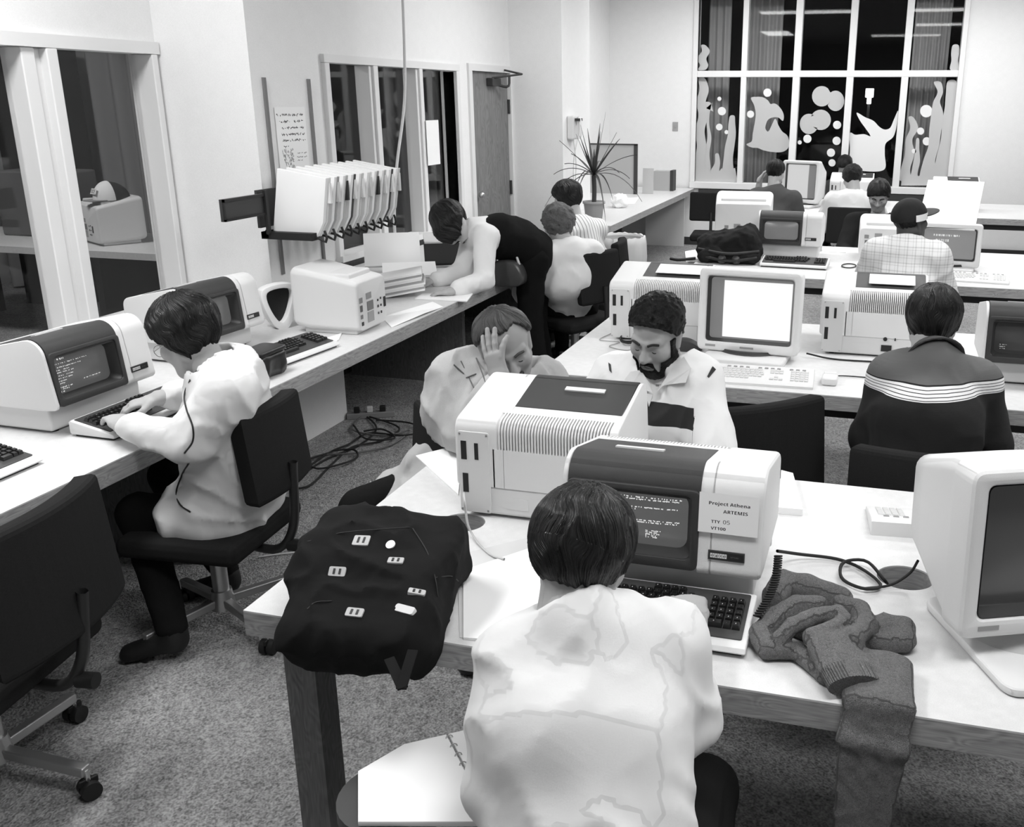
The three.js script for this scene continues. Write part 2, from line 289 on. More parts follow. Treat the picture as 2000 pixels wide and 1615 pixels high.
{ // counter at the far left
  const t = thing('wall_counter', 'pale counter running to the back wall behind the potted plant', 'counter');
  mesh('laminate_top', box2(WX + 0.005, -2.355, TOP - 0.004, TOP, BZ + 0.06, -9.86), MT.top, t);
  mesh('laminate_top', box2(COLX + 0.005, -2.355, TOP - 0.004, TOP, -9.86, -8.42), MT.top, t);
  mesh('wood_edge', [box2(COLX + 0.005, -2.355, TOP - 0.065, TOP - 0.0041, BZ + 0.06, -8.42)], MT.edge, t);
  mesh('support_panel', [box2(COLX + 0.02, -2.45, 0, TOP - 0.065, -9.2, -9.16)], MT.dark, t);
  mesh('support_panel', [box2(COLX + 0.02, -2.45, 0, TOP - 0.065, -12.3, -12.26)], MT.plasticB, t);
}
// ---------------------------------------------------------------- swivel chairs
// built facing +z, origin on the floor under the post
function chair(label, x, z, turn, { seatY = 0.45, backY = 0.78, backW = 0.40, backH = 0.32, tilt = 0.1, baseTurn = 0.4, group, arm, backZ = -0.235 } = {}) {
  const c = thing('swivel_chair', label, 'chair', [x, 0, z], turn, group);
  mesh('seat', [box(0.46, 0.075, 0.44, 0, seatY - 0.035, 0.0, 0.03)], MT.chairFab, c);
  mesh('seat_pan', [box(0.3, 0.025, 0.28, 0, seatY - 0.085, 0, 0.005)], MT.blackMetal, c);
  // curved cushion
  const R = 0.55, half = Math.asin(backW / 2 / R), s = new THREE.Shape(), n = 14, th = 0.062;
  for (let i = 0; i <= n; i++) { const a = lerp(-half, half, i / n); const q = [Math.sin(a) * R, R - Math.cos(a) * R]; i ? s.lineTo(...q) : s.moveTo(...q); }
  for (let i = n; i >= 0; i--) { const a = lerp(-half, half, i / n); s.lineTo(Math.sin(a) * (R + th), R - Math.cos(a) * (R + th)); }
  const g = slab(s, -backH / 2, backH / 2, 0.02); g.rotateX(-PI / 2); g.rotateX(-tilt); g.rotateY(PI); g.rotateY(PI);
  g.scale(1, 1, -1); { const ix = g.attributes.position; for (let i = 0; i < ix.count; i += 3) for (const k of ['position', 'normal', 'uv']) { const a = g.attributes[k], s2 = a.itemSize, t1 = []; for (let j = 0; j < s2; j++) { t1.push(a.array[(i + 1) * s2 + j]); a.array[(i + 1) * s2 + j] = a.array[(i + 2) * s2 + j]; a.array[(i + 2) * s2 + j] = t1[j]; } } g.computeVertexNormals(); }
  mesh('backrest', g.translate(0, backY, backZ + 0.02), MT.chairFab, c);
  mesh('back_bar', [tube([[0, seatY - 0.09, -0.1], [0, seatY - 0.1, -0.24], [0, seatY - 0.03, -0.30], [0, backY - 0.05, backZ - 0.06]], 0.016, 20)], MT.blackMetal, c);
  mesh('adjuster_knob', mv(cyl(0.022, 0.022, 0.05), 0, seatY - 0.08, -0.31, PI / 2), MT.black, c);
  mesh('post', [cyl(0.028, 0.028, 0.2, 0, seatY - 0.19, 0), cyl(0.02, 0.02, 0.14, 0, 0.16, 0)], MT.steel, c);
  mesh('hub', cyl(0.045, 0.035, 0.07, 0, 0.115, 0), MT.steel, c);
  for (let i = 0; i < 4; i++) {
    const a = baseTurn + i * PI / 2, ca = Math.cos(a), sa = Math.sin(a);
    const l = mesh('base_leg', mv(box(0.27, 0.03, 0.032, 0.15, 0, 0, 0.006), 0, 0.108, 0, 0, 0, -0.09), MT.steel, c); l.rotation.y = -a;
    const w = mesh('caster', [mv(cyl(0.026, 0.026, 0.02), 0, 0.027, -0.014, PI / 2), mv(cyl(0.026, 0.026, 0.02), 0, 0.027, 0.014, PI / 2), box(0.05, 0.02, 0.012, 0.0, 0.05, 0, 0.004)], MT.black, c);
    w.position.set(ca * 0.282, 0, sa * 0.282); w.rotation.y = a * 1.7 + 0.6;
    mesh('caster_stem', cyl(0.008, 0.008, 0.03, 0, 0.068, 0, 8), MT.chrome, w);
  }
  return c;
}
// ---------------------------------------------------------------- computer terminals
// profile [z, y] extruded along x
const alongX = (pts, x0, x1, b = 0) => { const g = slab(pts.map(([z, y]) => [-z, y]), x0, x1, b); g.rotateY(PI / 2); return muv(toCreasedNormals(g, 0.5)); };
const arcPts = (cx, cy, r, a0, a1, n = 6) => Array.from({ length: n + 1 }, (_, i) => { const a = lerp(a0, a1, i / n); return [cx + r * Math.cos(a), cy + r * Math.sin(a)]; });
// skin between two outlines of equal count
function loft(rings, capEnd = false) {
  const n = rings[0].length, pos = [], idx = [];
  rings.forEach((r) => r.forEach((p) => pos.push(...p)));
  for (let k = 0; k < rings.length - 1; k++) for (let i = 0; i < n; i++) { const a = k * n + i, b = k * n + (i + 1) % n; idx.push(a, b, a + n, b, b + n, a + n); }
  if (capEnd) { const c = pos.length / 3, L = rings.length - 1; const m = rings[L].reduce((s, p) => s.add(V3(...p)), V3(0, 0, 0)).multiplyScalar(1 / n); pos.push(m.x, m.y, m.z); for (let i = 0; i < n; i++) idx.push(L * n + i, L * n + (i + 1) % n, c); }
  const g = new THREE.BufferGeometry(); g.setAttribute('position', new THREE.Float32BufferAttribute(pos, 3)); g.setIndex(idx); g.computeVertexNormals(); return muv(g);
}
const ring = (x0, x1, y0, y1, r, z, n = 4) => { const o = []; for (const [cx, cy, a] of [[x1 - r, y0 + r, -PI / 2], [x1 - r, y1 - r, 0], [x0 + r, y1 - r, PI / 2], [x0 + r, y0 + r, PI]]) for (let i = 0; i <= n; i++) { const t = a + i / n * PI / 2; o.push([cx + r * Math.cos(t), cy + r * Math.sin(t), z]); } return o; };
// bulging picture tube face with uv 0..1
function tubeFace(x0, x1, y0, y1, z, bulge) {
  const g = new THREE.PlaneGeometry(x1 - x0, y1 - y0, 12, 10), p = g.attributes.position;
  for (let i = 0; i < p.count; i++) { const u = p.getX(i) / (x1 - x0) * 2, v = p.getY(i) / (y1 - y0) * 2; p.setZ(i, bulge * (1 - 0.5 * u * u) * (1 - 0.5 * v * v)); }
  g.computeVertexNormals(); return g.translate((x0 + x1) / 2, (y0 + y1) / 2, z);
}
// lit rows of characters on a screen: [row, start, end]
function screenTex(rows, { bg = 28, fg = 235, boxes = [], seed = 5 } = {}) {
  return canvasTex(640, 480, (c, w, h) => {
    c.fillStyle = `rgb(${bg},${bg},${bg})`; c.fillRect(0, 0, w, h); c.fillStyle = `rgb(${fg},${fg},${fg})`; let s = seed;
    const R = () => { s = (s * 1664525 + 1013904223) >>> 0; return s / 4294967296; };
    for (const [row, a, b, hgt = 11] of rows) { let x = a * w; while (x < b * w) { const n = 2 + Math.floor(R() * 7); for (let k = 0; k < n && x < b * w; k++) { const t = R(); if (t > 0.25) c.fillRect(x, row * h + R() * 3, 5, hgt - R() * 4); x += 7; } x += 7; } }
    for (const [x, y, bw, bh, v] of boxes) { c.fillStyle = `rgb(${v},${v},${v})`; c.fillRect(x * w, y * h, bw * w, bh * h); }
  });
}
function crtMat(tex, glow = 0.8) { return tex ? new THREE.MeshStandardMaterial({ color: G(0.05), roughness: 0.22, emissive: G(1), emissiveMap: tex, emissiveIntensity: glow }) : M(0.10, 0.2); }
const badgeTex = canvasTex(256, 80, (c, w, h) => { c.fillStyle = '#0c0c0c'; c.fillRect(0, 0, w, h); 'digital'.split('').forEach((ch, i) => { c.fillStyle = '#d8d8d8'; c.fillRect(8 + i * 18, 14, 16, 52); c.fillStyle = '#222'; c.font = 'bold 28px sans-serif'; c.fillText(ch, 11 + i * 18, 50); }); c.fillStyle = '#777'; c.font = '22px sans-serif'; c.fillText('VT100', 160, 50); });
const badgeMat = new THREE.MeshStandardMaterial({ map: badgeTex, roughness: 0.4 });

// screen-facing +z, origin on the table below the middle
function vt100(label, x, z, turn, { screen, glow, slot = true, vents = true, group, patchLabel = true } = {}) {
  const t = thing('video_terminal', label, 'computer terminal', [x, TOP, z], turn, group);
  const rear = [[-0.185, 0.245], ...arcPts(-0.148, 0.245, 0.037, PI, PI / 2 + 0.25, 6)];
  const front = [...arcPts(0.088, 0.272, 0.06, PI / 2 + 0.25, 0.1, 8), [0.170, 0.122], ...arcPts(0.152, 0.114, 0.02, 0, -PI / 2 + 0.2, 4)];
  const bottom = [[0.11, 0.09], [-0.185, 0.09]];
  const frontIn = [[0.08, 0.325], [0.08, 0.092]];
  const rearIn = [[-0.185, 0.200], [-0.172, 0.200], [-0.172, 0.12], [-0.06, 0.12], [-0.06, 0.272], [-0.128, 0.272], [-0.128, 0.2868]];
  const full = [[-0.185, 0.09], ...rear, ...front, ...bottom.slice(0, 1)];
  const bez0 = -0.2165, bez1 = 0.088, v0 = -0.205, v1 = 0.118;
  const half = [[-0.185, 0.09], ...(vents ? rearIn : rear), ...frontIn], noVentOpen = [[-0.185, 0.09], ...rear, ...frontIn], ventFull = [[-0.185, 0.09], ...(vents ? rearIn : rear), ...front, ...bottom.slice(0, 1)];
  mesh('case', [alongX(full, -0.2285, bez0, 0.004), alongX(noVentOpen, bez0 - 0.003, v0), alongX(half, v0 - 0.0005, bez1), alongX(ventFull, bez1 - 0.001, v1), alongX(full, v1 - 0.016, 0.2285, 0.012)], MT.plastic, t);
  if (vents) {
    const outer = [[-0.1848, 0.2], [-0.1848, 0.245], ...arcPts(-0.148, 0.245, 0.0368, PI, PI / 2 + 0.25, 6), [-0.1275, 0.2868]], inner = [[-0.128, 0.264], ...arcPts(-0.148, 0.245, 0.014, PI / 2 + 0.25, PI, 4), [-0.162, 0.2]];
    const fin = []; for (let i = 0; i < 36; i++) { const fx = v0 + 0.004 + i * 0.0085; fin.push(alongX([...outer, ...inner], fx, fx + 0.0046)); }
    mesh('vent_grille', fin, MT.plastic, t).userData.kind = 'stuff';
  }
  mesh('base', [box2(-0.205, 0.205, 0.008, 0.0925, -0.183, 0.105, 0.01)], MT.plasticB, t);
  for (const [fx, fz] of [[-0.17, -0.15], [0.17, -0.15], [-0.17, 0.08], [0.17, 0.08]]) mesh('foot', cyl(0.012, 0.012, 0.01, fx, 0.005, fz, 10), MT.rubber, t);
  // dark hood over the top and the screen surround
  const hood = [[-0.09, 0.2958], [0.0735, 0.3322], ...arcPts(0.088, 0.272, 0.0625, PI / 2 + 0.25, 0.1, 8), [0.1522, 0.266], [0.140, 0.266], ...arcPts(0.088, 0.272, 0.05, 0.0, PI / 2 + 0.25, 6), [-0.088, 0.286]];
  const bz = mesh('screen_hood', [alongX(hood, bez0 + 0.001, bez1, 0.003)], MT.bezel, t);
  if (slot) mesh('hood_label', mv(box(0.115, 0.004, 0.02), -0.08, 0.3225, 0.02, -0.21), MT.plasticB, bz);
  const tilt = Math.atan2(0.0176, 0.18);
  const fr = new THREE.Group(); fr.name = 'screen_surround'; fr.position.set(0, 0.104, 0.1715); fr.rotation.x = -tilt; t.add(fr);
  const hole = new THREE.Path(rrect(-0.198, 0.07, 0.024, 0.17, 0.016).getPoints());
  mesh('surround_frame', slab(rrect(bez0 + 0.001, bez1, 0.0, 0.184, 0.018), -0.02, 0.003, 0.003, [hole]), MT.bezel, fr);
  mesh('tube_recess', loft([ring(-0.198, 0.07, 0.024, 0.17, 0.016, -0.004), ring(-0.184, 0.056, 0.034, 0.16, 0.024, -0.04)]), MT.dark, fr);
  mesh('screen', tubeFace(-0.188, 0.06, 0.03, 0.164, -0.052, 0.02), crtMat(screen, glow), fr);
  mesh('badge', mv(box(0.08, 0.021, 0.004), 0.1515, 0.148, 0.1685, -tilt), MT.dark, t);
  const bp = mesh('badge_print', sheet(0.075, 0.016).rotateX(-tilt).translate(0.1515, 0.148, 0.1709), badgeMat, t); bp.userData.label = 'maker badge plate';
  // connector plate at the back
  const pl = mesh('connector_plate', slab(rrect(0.126, 0.216, 0.012, 0.245, 0.008), 0.1845, 0.1885, 0.0012).scale(1, 1, -1), MT.plasticB, t); { const ng = pl.geometry; const a = ng.attributes.position.array, nn = ng.attributes.position.count; for (let i = 0; i < nn; i += 3) for (let j = 0; j < 3; j++) { const q = a[(i + 1) * 3 + j]; a[(i + 1) * 3 + j] = a[(i + 2) * 3 + j]; a[(i + 2) * 3 + j] = q; } ng.computeVertexNormals(); }
  for (const [x0, x1, y0, y1] of [[0.192, 0.208, 0.165, 0.218], [0.158, 0.169, 0.167, 0.214], [0.19, 0.206, 0.07, 0.125]]) mesh('socket', box2(x0, x1, y0, y1, -0.1895, -0.186), MT.black, pl);
  for (const [sx, sy] of [[0.21, 0.238], [0.133, 0.238], [0.21, 0.02], [0.135, 0.02]]) mesh('screw', mv(cyl(0.003, 0.003, 0.002, 0, 0, 0, 8), sx, sy, -0.1893, PI / 2), MT.steel, pl);
  mesh('fuse_knob', mv(cyl(0.009, 0.009, 0.006, 0, 0, 0, 12), -0.06, 0.086, -0.186, PI / 2), MT.black, t); mesh('power_inlet', box2(-0.09, -0.045, 0.03, 0.058, -0.187, -0.18), MT.black, t); mesh('switch', box2(-0.105, -0.1, 0.08, 0.093, -0.187, -0.182), MT.black, t);
  mesh('rating_label', box2(0.02, 0.085, 0.03, 0.062, -0.1842, -0.18), MT.plasticB, t);
  return t;
}
// keyboards ------------------------------------------------------
const keyGeo = (w, d, h, inset) => { const a = w / 2, b = d / 2, c = a - inset, e = b - inset; const g = new THREE.BufferGeometry(); const P = [[-a, 0, -b], [a, 0, -b], [a, 0, b], [-a, 0, b], [-c, h, -e], [c, h, -e], [c, h, e], [-c, h, e]]; const q = (i, j, k, l) => [i, j, k, i, k, l]; g.setAttribute('position', new THREE.Float32BufferAttribute([...q(7, 6, 5, 4), ...q(3, 2, 6, 7), ...q(2, 1, 5, 6), ...q(1, 0, 4, 5), ...q(0, 3, 7, 4)].flatMap((i) => P[i]), 3)); g.computeVertexNormals(); return muv(g); };
const KEYS = []; // [x, z, width in units, legend] on an 0.019 m pitch, origin at back left
{ const U = 0.019, row = (r, x0, s, ws = {}) => { let x = x0; s.forEach((ch, i) => { const w = ws[i] || 1; KEYS.push([(x + w / 2) * U, (r + 0.5) * U, w, ch]); x += w; }); };
  row(0, 11, ['u', 'v', '<', '>']);
  row(1, 0.2, ['E', '1', '2', '3', '4', '5', '6', '7', '8', '9', '0', '-', '=', '`', 'B', 'b']); row(2, 0.2, ['T', 'Q', 'W', 'E', 'R', 'T', 'Y', 'U', 'I', 'O', 'P', '[', ']', 'R', 'D'], { 0: 1.5 });
  row(3, 0.0, ['C', 'K', 'A', 'S', 'D', 'F', 'G', 'H', 'J', 'K', 'L', ';', "'", 'R', '\\'], { 13: 1.6 }); row(4, 0.4, ['N', 'S', 'Z', 'X', 'C', 'V', 'B', 'N', 'M', ',', '.', '/', 'S', 'L'], { 1: 1.4, 12: 1.4 }); row(5, 3.4, [' '], { 0: 8 });
  for (let r = 0; r < 5; r++) row(r + 0.9, 18.0, [['F', 'F', 'F', 'F'], ['7', '8', '9', '-'], ['4', '5', '6', ','], ['1', '2', '3', 'E'], ['0', '.', 'E']][r], r === 4 ? { 0: 2 } : {}); }
const keyCache = {};
const legendTex = canvasTex(512, 512, (c) => { c.fillStyle = '#0b0b0b'; c.fillRect(0, 0, 512, 512); c.fillStyle = '#d5d5d5'; c.font = 'bold 34px sans-serif'; for (let i = 32; i < 96; i++) c.fillText(String.fromCharCode(i), (i % 8) * 64 + 18, 512 - Math.floor((i - 32) / 8) * 64 - 18); });
const legendMat = new THREE.MeshStandardMaterial({ map: legendTex, roughness: 0.35 });
function vtKeyboard(label, x, z, turn, { split = true, group } = {}) {
  const k = thing('keyboard', label, 'keyboard', [x, TOP, z], turn, group), W = 0.457, Dp = 0.185, hf = 0.028, hb = 0.056, sl = Math.atan2(hb - hf, Dp - 0.03);
  mesh('case', [alongX([[-Dp / 2, 0.012], [-Dp / 2, hb - 0.006], [-Dp / 2 + 0.008, hb], [Dp / 2 - 0.03, hf], [Dp / 2 - 0.006, hf - 0.006], [Dp / 2, hf - 0.014], [Dp / 2, 0.014], [Dp / 2 - 0.006, 0.008], [-Dp / 2 + 0.006, 0.008]], -W / 2, W / 2, 0.005)], MT.plastic, k);
  mesh('foot_rail', [box2(-W / 2 + 0.01, W / 2 - 0.01, 0, 0.009, -Dp / 2 + 0.015, Dp / 2 - 0.015)], MT.black, k);
  const deck = new THREE.Group(); deck.name = 'key_deck'; deck.position.set(0, hb, -Dp / 2 + 0.008); deck.rotation.x = sl; k.add(deck);
  mesh('key_panel', slab(rrect(-W / 2 + 0.012, W / 2 - 0.012, -0.152, -0.004, 0.006), -0.003, 0.0012).rotateX(-PI / 2), MT.keyPanel, deck);
  const X0 = -0.209, Z0 = 0.014, H = 0.011, merged = [], leg = [];
  for (const [kx, kz, w, ch] of KEYS) {
    const g = keyCache[w] ||= keyGeo(w * 0.019 - 0.0016, 0.0174, H, 0.0028);
    if (split) { const o = mesh('key', g, MT.keyDark, deck); o.position.set(X0 + kx, 0.0015, Z0 + kz); } else merged.push(g.clone().translate(X0 + kx, 0.0015, Z0 + kz));
    if (ch !== ' ' && split) { const s = sheet(0.0085, 0.0085), u = s.attributes.uv, i = ch.toUpperCase().charCodeAt(0), cx = (i % 8) / 8, cy = Math.floor((i - 32) / 8) / 8; for (let q = 0; q < 4; q++) u.setXY(q, cx + u.getX(q) / 8, cy + u.getY(q) / 8); leg.push(s.rotateX(-PI / 2).translate(X0 + kx, 0.0015 + H + 0.0002, Z0 + kz)); }
  }
  if (merged.length) mesh('keys', merged, MT.keyDark, deck).userData.kind = 'stuff';
  if (leg.length) mesh('key_legends', leg, legendMat, deck).userData.kind = 'stuff';
  return k;
}
function lowKeyboard(label, x, z, turn, group) {
  const k = thing('keyboard', label, 'keyboard', [x, TOP, z], turn, group), W = 0.5, Dp = 0.17;
  mesh('case', alongX([[-Dp / 2, 0.0], [-Dp / 2, 0.04], [-Dp / 2 + 0.03, 0.042], [Dp / 2 - 0.01, 0.016], [Dp / 2, 0.01], [Dp / 2, 0.0]], -W / 2, W / 2, 0.004), MT.plastic, k);
  const deck = new THREE.Group(); deck.name = 'key_deck'; deck.position.set(0, 0.0395, -Dp / 2 + 0.035); deck.rotation.x = 0.2; k.add(deck);
  const ms = [], fs = [];
  for (let r = 0; r < 5; r++) for (let c = 0; c < 15; c++) if (!(r === 4 && (c < 3 || c > 11))) ms.push(keyGeo(0.0165, 0.0165, 0.006, 0.002).translate(-0.225 + c * 0.0185 + (r % 3) * 0.004, 0, 0.022 + r * 0.0185));
  for (let r = 0; r < 5; r++) for (let c = 0; c < 4; c++) ms.push(keyGeo(0.0165, 0.0165, 0.006, 0.002).translate(0.165 + c * 0.0185, 0, 0.022 + r * 0.0185));
  for (let c = 0; c < 3; c++) for (const r of [0, 1, 4, 3]) { if (r === 3 && c !== 1) continue; ms.push(keyGeo(0.0165, 0.0165, 0.006, 0.002).translate(0.082 + c * 0.0185, 0, 0.022 + r * 0.0185)); }
  for (let c = 0; c < 18; c++) if (c % 5 !== 4) fs.push(keyGeo(0.0165, 0.011, 0.005, 0.002).translate(-0.225 + c * 0.0255, 0, 0.004));
  mesh('keys', ms, MT.keyLight, deck).userData.kind = 'stuff'; mesh('function_keys', fs, M(0.3, 0.5), deck).userData.kind = 'stuff';
  return k;
}
// big workstation monitor on a swivel foot, facing +z
function bigMonitor(label, x, z, turn, { screen, glow = 1, w = 0.43, h = 0.36, up = 0.07, tilt = 0.06, group, baseW = 0.36, baseM, flatBase, y = TOP } = {}) {
  const t = thing('monitor', label, 'monitor', [x, y, z], turn, group), a = w / 2;
  const hd = new THREE.Group(); hd.name = 'head'; hd.position.set(0, up, 0); hd.rotation.x = -tilt; t.add(hd);
  const hx0 = -a + 0.04, hx1 = a - 0.035, hy0 = 0.045, hy1 = h - 0.035;
  mesh('front_frame', slab(rrect(-a, a, 0, h, 0.03), 0.0, 0.085, 0.014, [new THREE.Path(rrect(hx0, hx1, hy0, hy1, 0.014).getPoints())]), MT.plastic, hd);
  mesh('tube_recess', loft([ring(hx0, hx1, hy0, hy1, 0.014, 0.08), ring(hx0 + 0.008, hx1 - 0.008, hy0 + 0.008, hy1 - 0.008, 0.014, 0.045)]), MT.dark, hd);
  mesh('screen', tubeFace(hx0, hx1, hy0, hy1, 0.03, 0.014), crtMat(screen, glow), hd);
  mesh('housing', loft([ring(-a + 0.006, a - 0.006, 0.006, h - 0.006, 0.026, 0.004), ring(-a + 0.02, a - 0.02, 0.01, h - 0.02, 0.03, -0.06), ring(-a * 0.66, a * 0.66, 0.03, h - 0.08, 0.03, -0.25), ring(-a * 0.6, a * 0.6, 0.04, h - 0.1, 0.03, -0.31)].map((r) => r.slice().reverse()), true), MT.plastic, hd);
  mesh('maker_mark', box2(-a + 0.04, -a + 0.085, 0.02, 0.03, 0.0845, 0.0862), M(0.3, 0.5), hd); mesh('maker_mark', box2(-0.03, 0.03, 0.02, 0.028, 0.0845, 0.0862), M(0.3, 0.5), hd);
  if (flatBase) mesh('base_plate', [slab(rrect(-baseW / 2, baseW / 2, -0.2, 0.17, 0.04), 0.001, 0.022, 0.008).rotateX(-PI / 2), lathe([[0.001, up + 0.01], [0.07, up + 0.01], [0.1, up * 0.6], [0.13, 0.022], [0.13, 0.002]]).translate(0, 0, -0.03)], baseM || MT.plastic, t);
  else { mesh('base_plate', slab(rrect(-baseW / 2, baseW / 2, -0.2, 0.15, 0.03), 0.001, 0.03, 0.01).rotateX(-PI / 2), baseM || MT.plasticB, t); mesh('swivel', lathe([[0.001, up + 0.02], [0.09, up + 0.01], [0.15, 0.045], [0.155, 0.025]]).translate(0, 0, -0.03), MT.dark, t); }
  return t;
}
// rounded terminal seen from behind, screen facing +z
function roundTerminal(label, x, z, turn, { group, w = 0.36, h = 0.31 } = {}) {
  const t = thing('compact_terminal', label, 'computer terminal', [x, TOP, z], turn, group), a = w / 2;
  mesh('case', loft([ring(-a + 0.01, a - 0.01, 0.04, h, 0.03, 0.17), ring(-a, a, 0.03, h + 0.01, 0.035, 0.155), ring(-a, a, 0.022, h, 0.03, 0.09), ring(-a + 0.012, a - 0.012, 0.02, h - 0.05, 0.025, -0.16), ring(-a + 0.02, a - 0.02, 0.022, h - 0.062, 0.02, -0.178)].map((r) => r.slice().reverse()), true), MT.plastic, t);
  mesh('top_panel', box2(-a + 0.05, a - 0.05, h - 0.05, h - 0.018, -0.12, 0.06, 0.01), MT.plastic, t);
  mesh('base', box2(-a + 0.03, a - 0.03, 0, 0.03, -0.15, 0.13, 0.008), MT.plasticB, t);
  mesh('screen_face', box2(-a + 0.03, a - 0.03, 0.07, h - 0.03, 0.165, 0.174, 0.01), MT.dark, t);
  for (const [cx, cy, cw, ch, v] of [[-0.12, 0.17, 0.03, 0.025, 0.25], [-0.12, 0.13, 0.022, 0.03, 0.12], [-0.12, 0.09, 0.02, 0.02, 0.2], [-0.115, 0.055, 0.018, 0.018, 0.02], [-0.04, 0.18, 0.05, 0.03, 0.3], [-0.03, 0.13, 0.06, 0.045, 0.2], [-0.03, 0.075, 0.06, 0.05, 0.35], [0.05, 0.14, 0.01, 0.01, 0.03], [0.08, 0.145, 0.01, 0.01, 0.03], [0.05, 0.11, 0.012, 0.012, 0.05], [0.08, 0.11, 0.01, 0.01, 0.03], [0.05, 0.075, 0.01, 0.01, 0.04], [0.08, 0.075, 0.01, 0.012, 0.03], [0.12, 0.12, 0.02, 0.05, 0.015]])
    mesh('port', box2(-cx - cw / 2, -cx + cw / 2, cy - ch / 2, cy + ch / 2, -0.181, -0.17), M(v, 0.5), t);
  return t;
}
// ---------------------------------------------------------------- terminals in their places
const textRows = [[0.06, 0.1, 0.16, 16], [0.135, 0.2, 0.93], [0.17, 0.1, 0.9], [0.21, 0.1, 0.32], [0.30, 0.2, 0.88], [0.335, 0.1, 0.5], [0.43, 0.1, 0.45], [0.52, 0.1, 0.92], [0.555, 0.1, 0.88], [0.70, 0.28, 0.46], [0.73, 0.28, 0.46], [0.76, 0.28, 0.46], [0.79, 0.28, 0.46], [0.82, 0.28, 0.42], [0.70, 0.6, 0.74], [0.73, 0.6, 0.7], [0.76, 0.6, 0.73], [0.79, 0.6, 0.72], [0.82, 0.6, 0.7], [0.88, 0.28, 0.46]];
const leftRows = [[0.08, 0.16, 0.26, 22], [0.2, 0.05, 0.62], [0.29, 0.06, 0.5], [0.36, 0.06, 0.3], [0.42, 0.06, 0.36], [0.50, 0.05, 0.34], [0.57, 0.05, 0.32], [0.64, 0.05, 0.22], [0.70, 0.05, 0.2], [0.74, 0.5, 0.8], [0.80, 0.05, 0.3, 14], [0.85, 0.05, 0.24, 14], [0.91, 0.05, 0.16, 18]];
const A = vt100('white terminal showing text, with a paper sign taped beside its screen', -0.418, -2.06, 0, { screen: screenTex(textRows, { bg: 70 }), glow: 0.9 });
{ const s = canvasTex(512, 448, (c, w, h) => { c.fillStyle = '#ececec'; c.fillRect(0, 0, w, h); c.fillStyle = '#1a1a1a'; c.font = 'bold 50px sans-serif'; c.fillText('Project Athena', 80, 130); c.fillText('ARTEMIS', 210, 215); c.font = 'bold 46px sans-serif'; c.fillText('TTY', 110, 335); c.font = '58px sans-serif'; c.fillText('05', 210, 335); c.font = 'bold 46px sans-serif'; c.fillText('VT100', 110, 410); });
  const p = solo('paper_sign', mv(sheet(0.13, 0.09), 0, 0, 0, -Math.atan2(0.0176, 0.18)), new THREE.MeshStandardMaterial({ map: s, roughness: 0.9 }), 'typed paper sign taped to the front of the terminal', 'sign'); p.position.copy(A.position).add(V3(0.152, 0.2445, 0.1635)); }
vtKeyboard('white keyboard with black keys in front of the man in the white shirt', -0.425, -1.822, 0);
vt100('white terminal with its vented back turned, between the two seated men', -0.838, -2.43, PI);
vtKeyboard('keyboard on the far edge of the near table before the bearded man', -0.80, -2.66, PI, { split: false });
vt100('vented back of a terminal with a paper on top, behind the bearded man', -0.985, -4.49, PI, { slot: false });
vt100('vented terminal back between the big lit monitor and the striped sweater', 0.0, -4.49, PI, { slot: false });
vt100('terminal with a dark screen in front of the man in the striped sweater', 0.66, -4.12, 0, { screen: screenTex([[0.7, 0.1, 0.2], [0.76, 0.1, 0.18], [0.82, 0.1, 0.19]], { bg: 26 }), glow: 0.6 });
bigMonitor('big white monitor with a blank lit page, on a swivel foot', -0.52, -4.17, -0.06, { screen: canvasTex(256, 220, (c, w, h) => { c.fillStyle = '#6c6c6c'; c.fillRect(0, 0, w, h); c.fillStyle = '#f2f2f2'; c.fillRect(w * 0.17, h * 0.07, w * 0.8, h * 0.88); }), glow: 0.8, w: 0.45, h: 0.365, up: 0.028 });
lowKeyboard('low white keyboard in front of the big lit monitor', -0.46, -3.79, 0.04);
bigMonitor('white monitor on a broad pedestal beside the sweater', 0.365, -1.97, 0.42, { screen: canvasTex(64, 64, (c, w, h) => { c.fillStyle = '#2e2e2e'; c.fillRect(0, 0, w, h); }), glow: 0.5, w: 0.40, h: 0.36, up: 0.06, tilt: 0.04, flatBase: true, baseW: 0.30 });
lowKeyboard('pale keyboard lying at the back of the near table behind the cable loop', 0.28, -2.52, PI + 0.1);
// third row
vt100('terminal with a blank grey screen in the third row beside the slumped bag', -0.625, -7.14, 0, { screen: screenTex([], { bg: 105 }), glow: 0.7, vents: false });
vtKeyboard('white keyboard in front of the blank grey screen', -0.55, -6.66, -0.05, { split: false });
roundTerminal('tall rounded terminal with its back turned, beside the empty dark chair', -1.03, -7.5, PI + 0.1, { w: 0.44, h: 0.40 });
roundTerminal('rounded terminal with its back turned, before the young man in the dark jacket', 0.03, -7.25, PI, { w: 0.36, h: 0.285 });
bigMonitor('monitor with a big sheet of paper leaning on top, beside the man in the visor', 0.455, -6.88, -0.1, { screen: screenTex([[0.2, 0.2, 0.7, 30], [0.35, 0.25, 0.5, 40]], { bg: 120 }), glow: 0.8, w: 0.42, h: 0.29, up: 0.02, tilt: 0.05 });
lowKeyboard('pale keyboard beside the plaid shirt', 0.56, -6.45, -0.1);
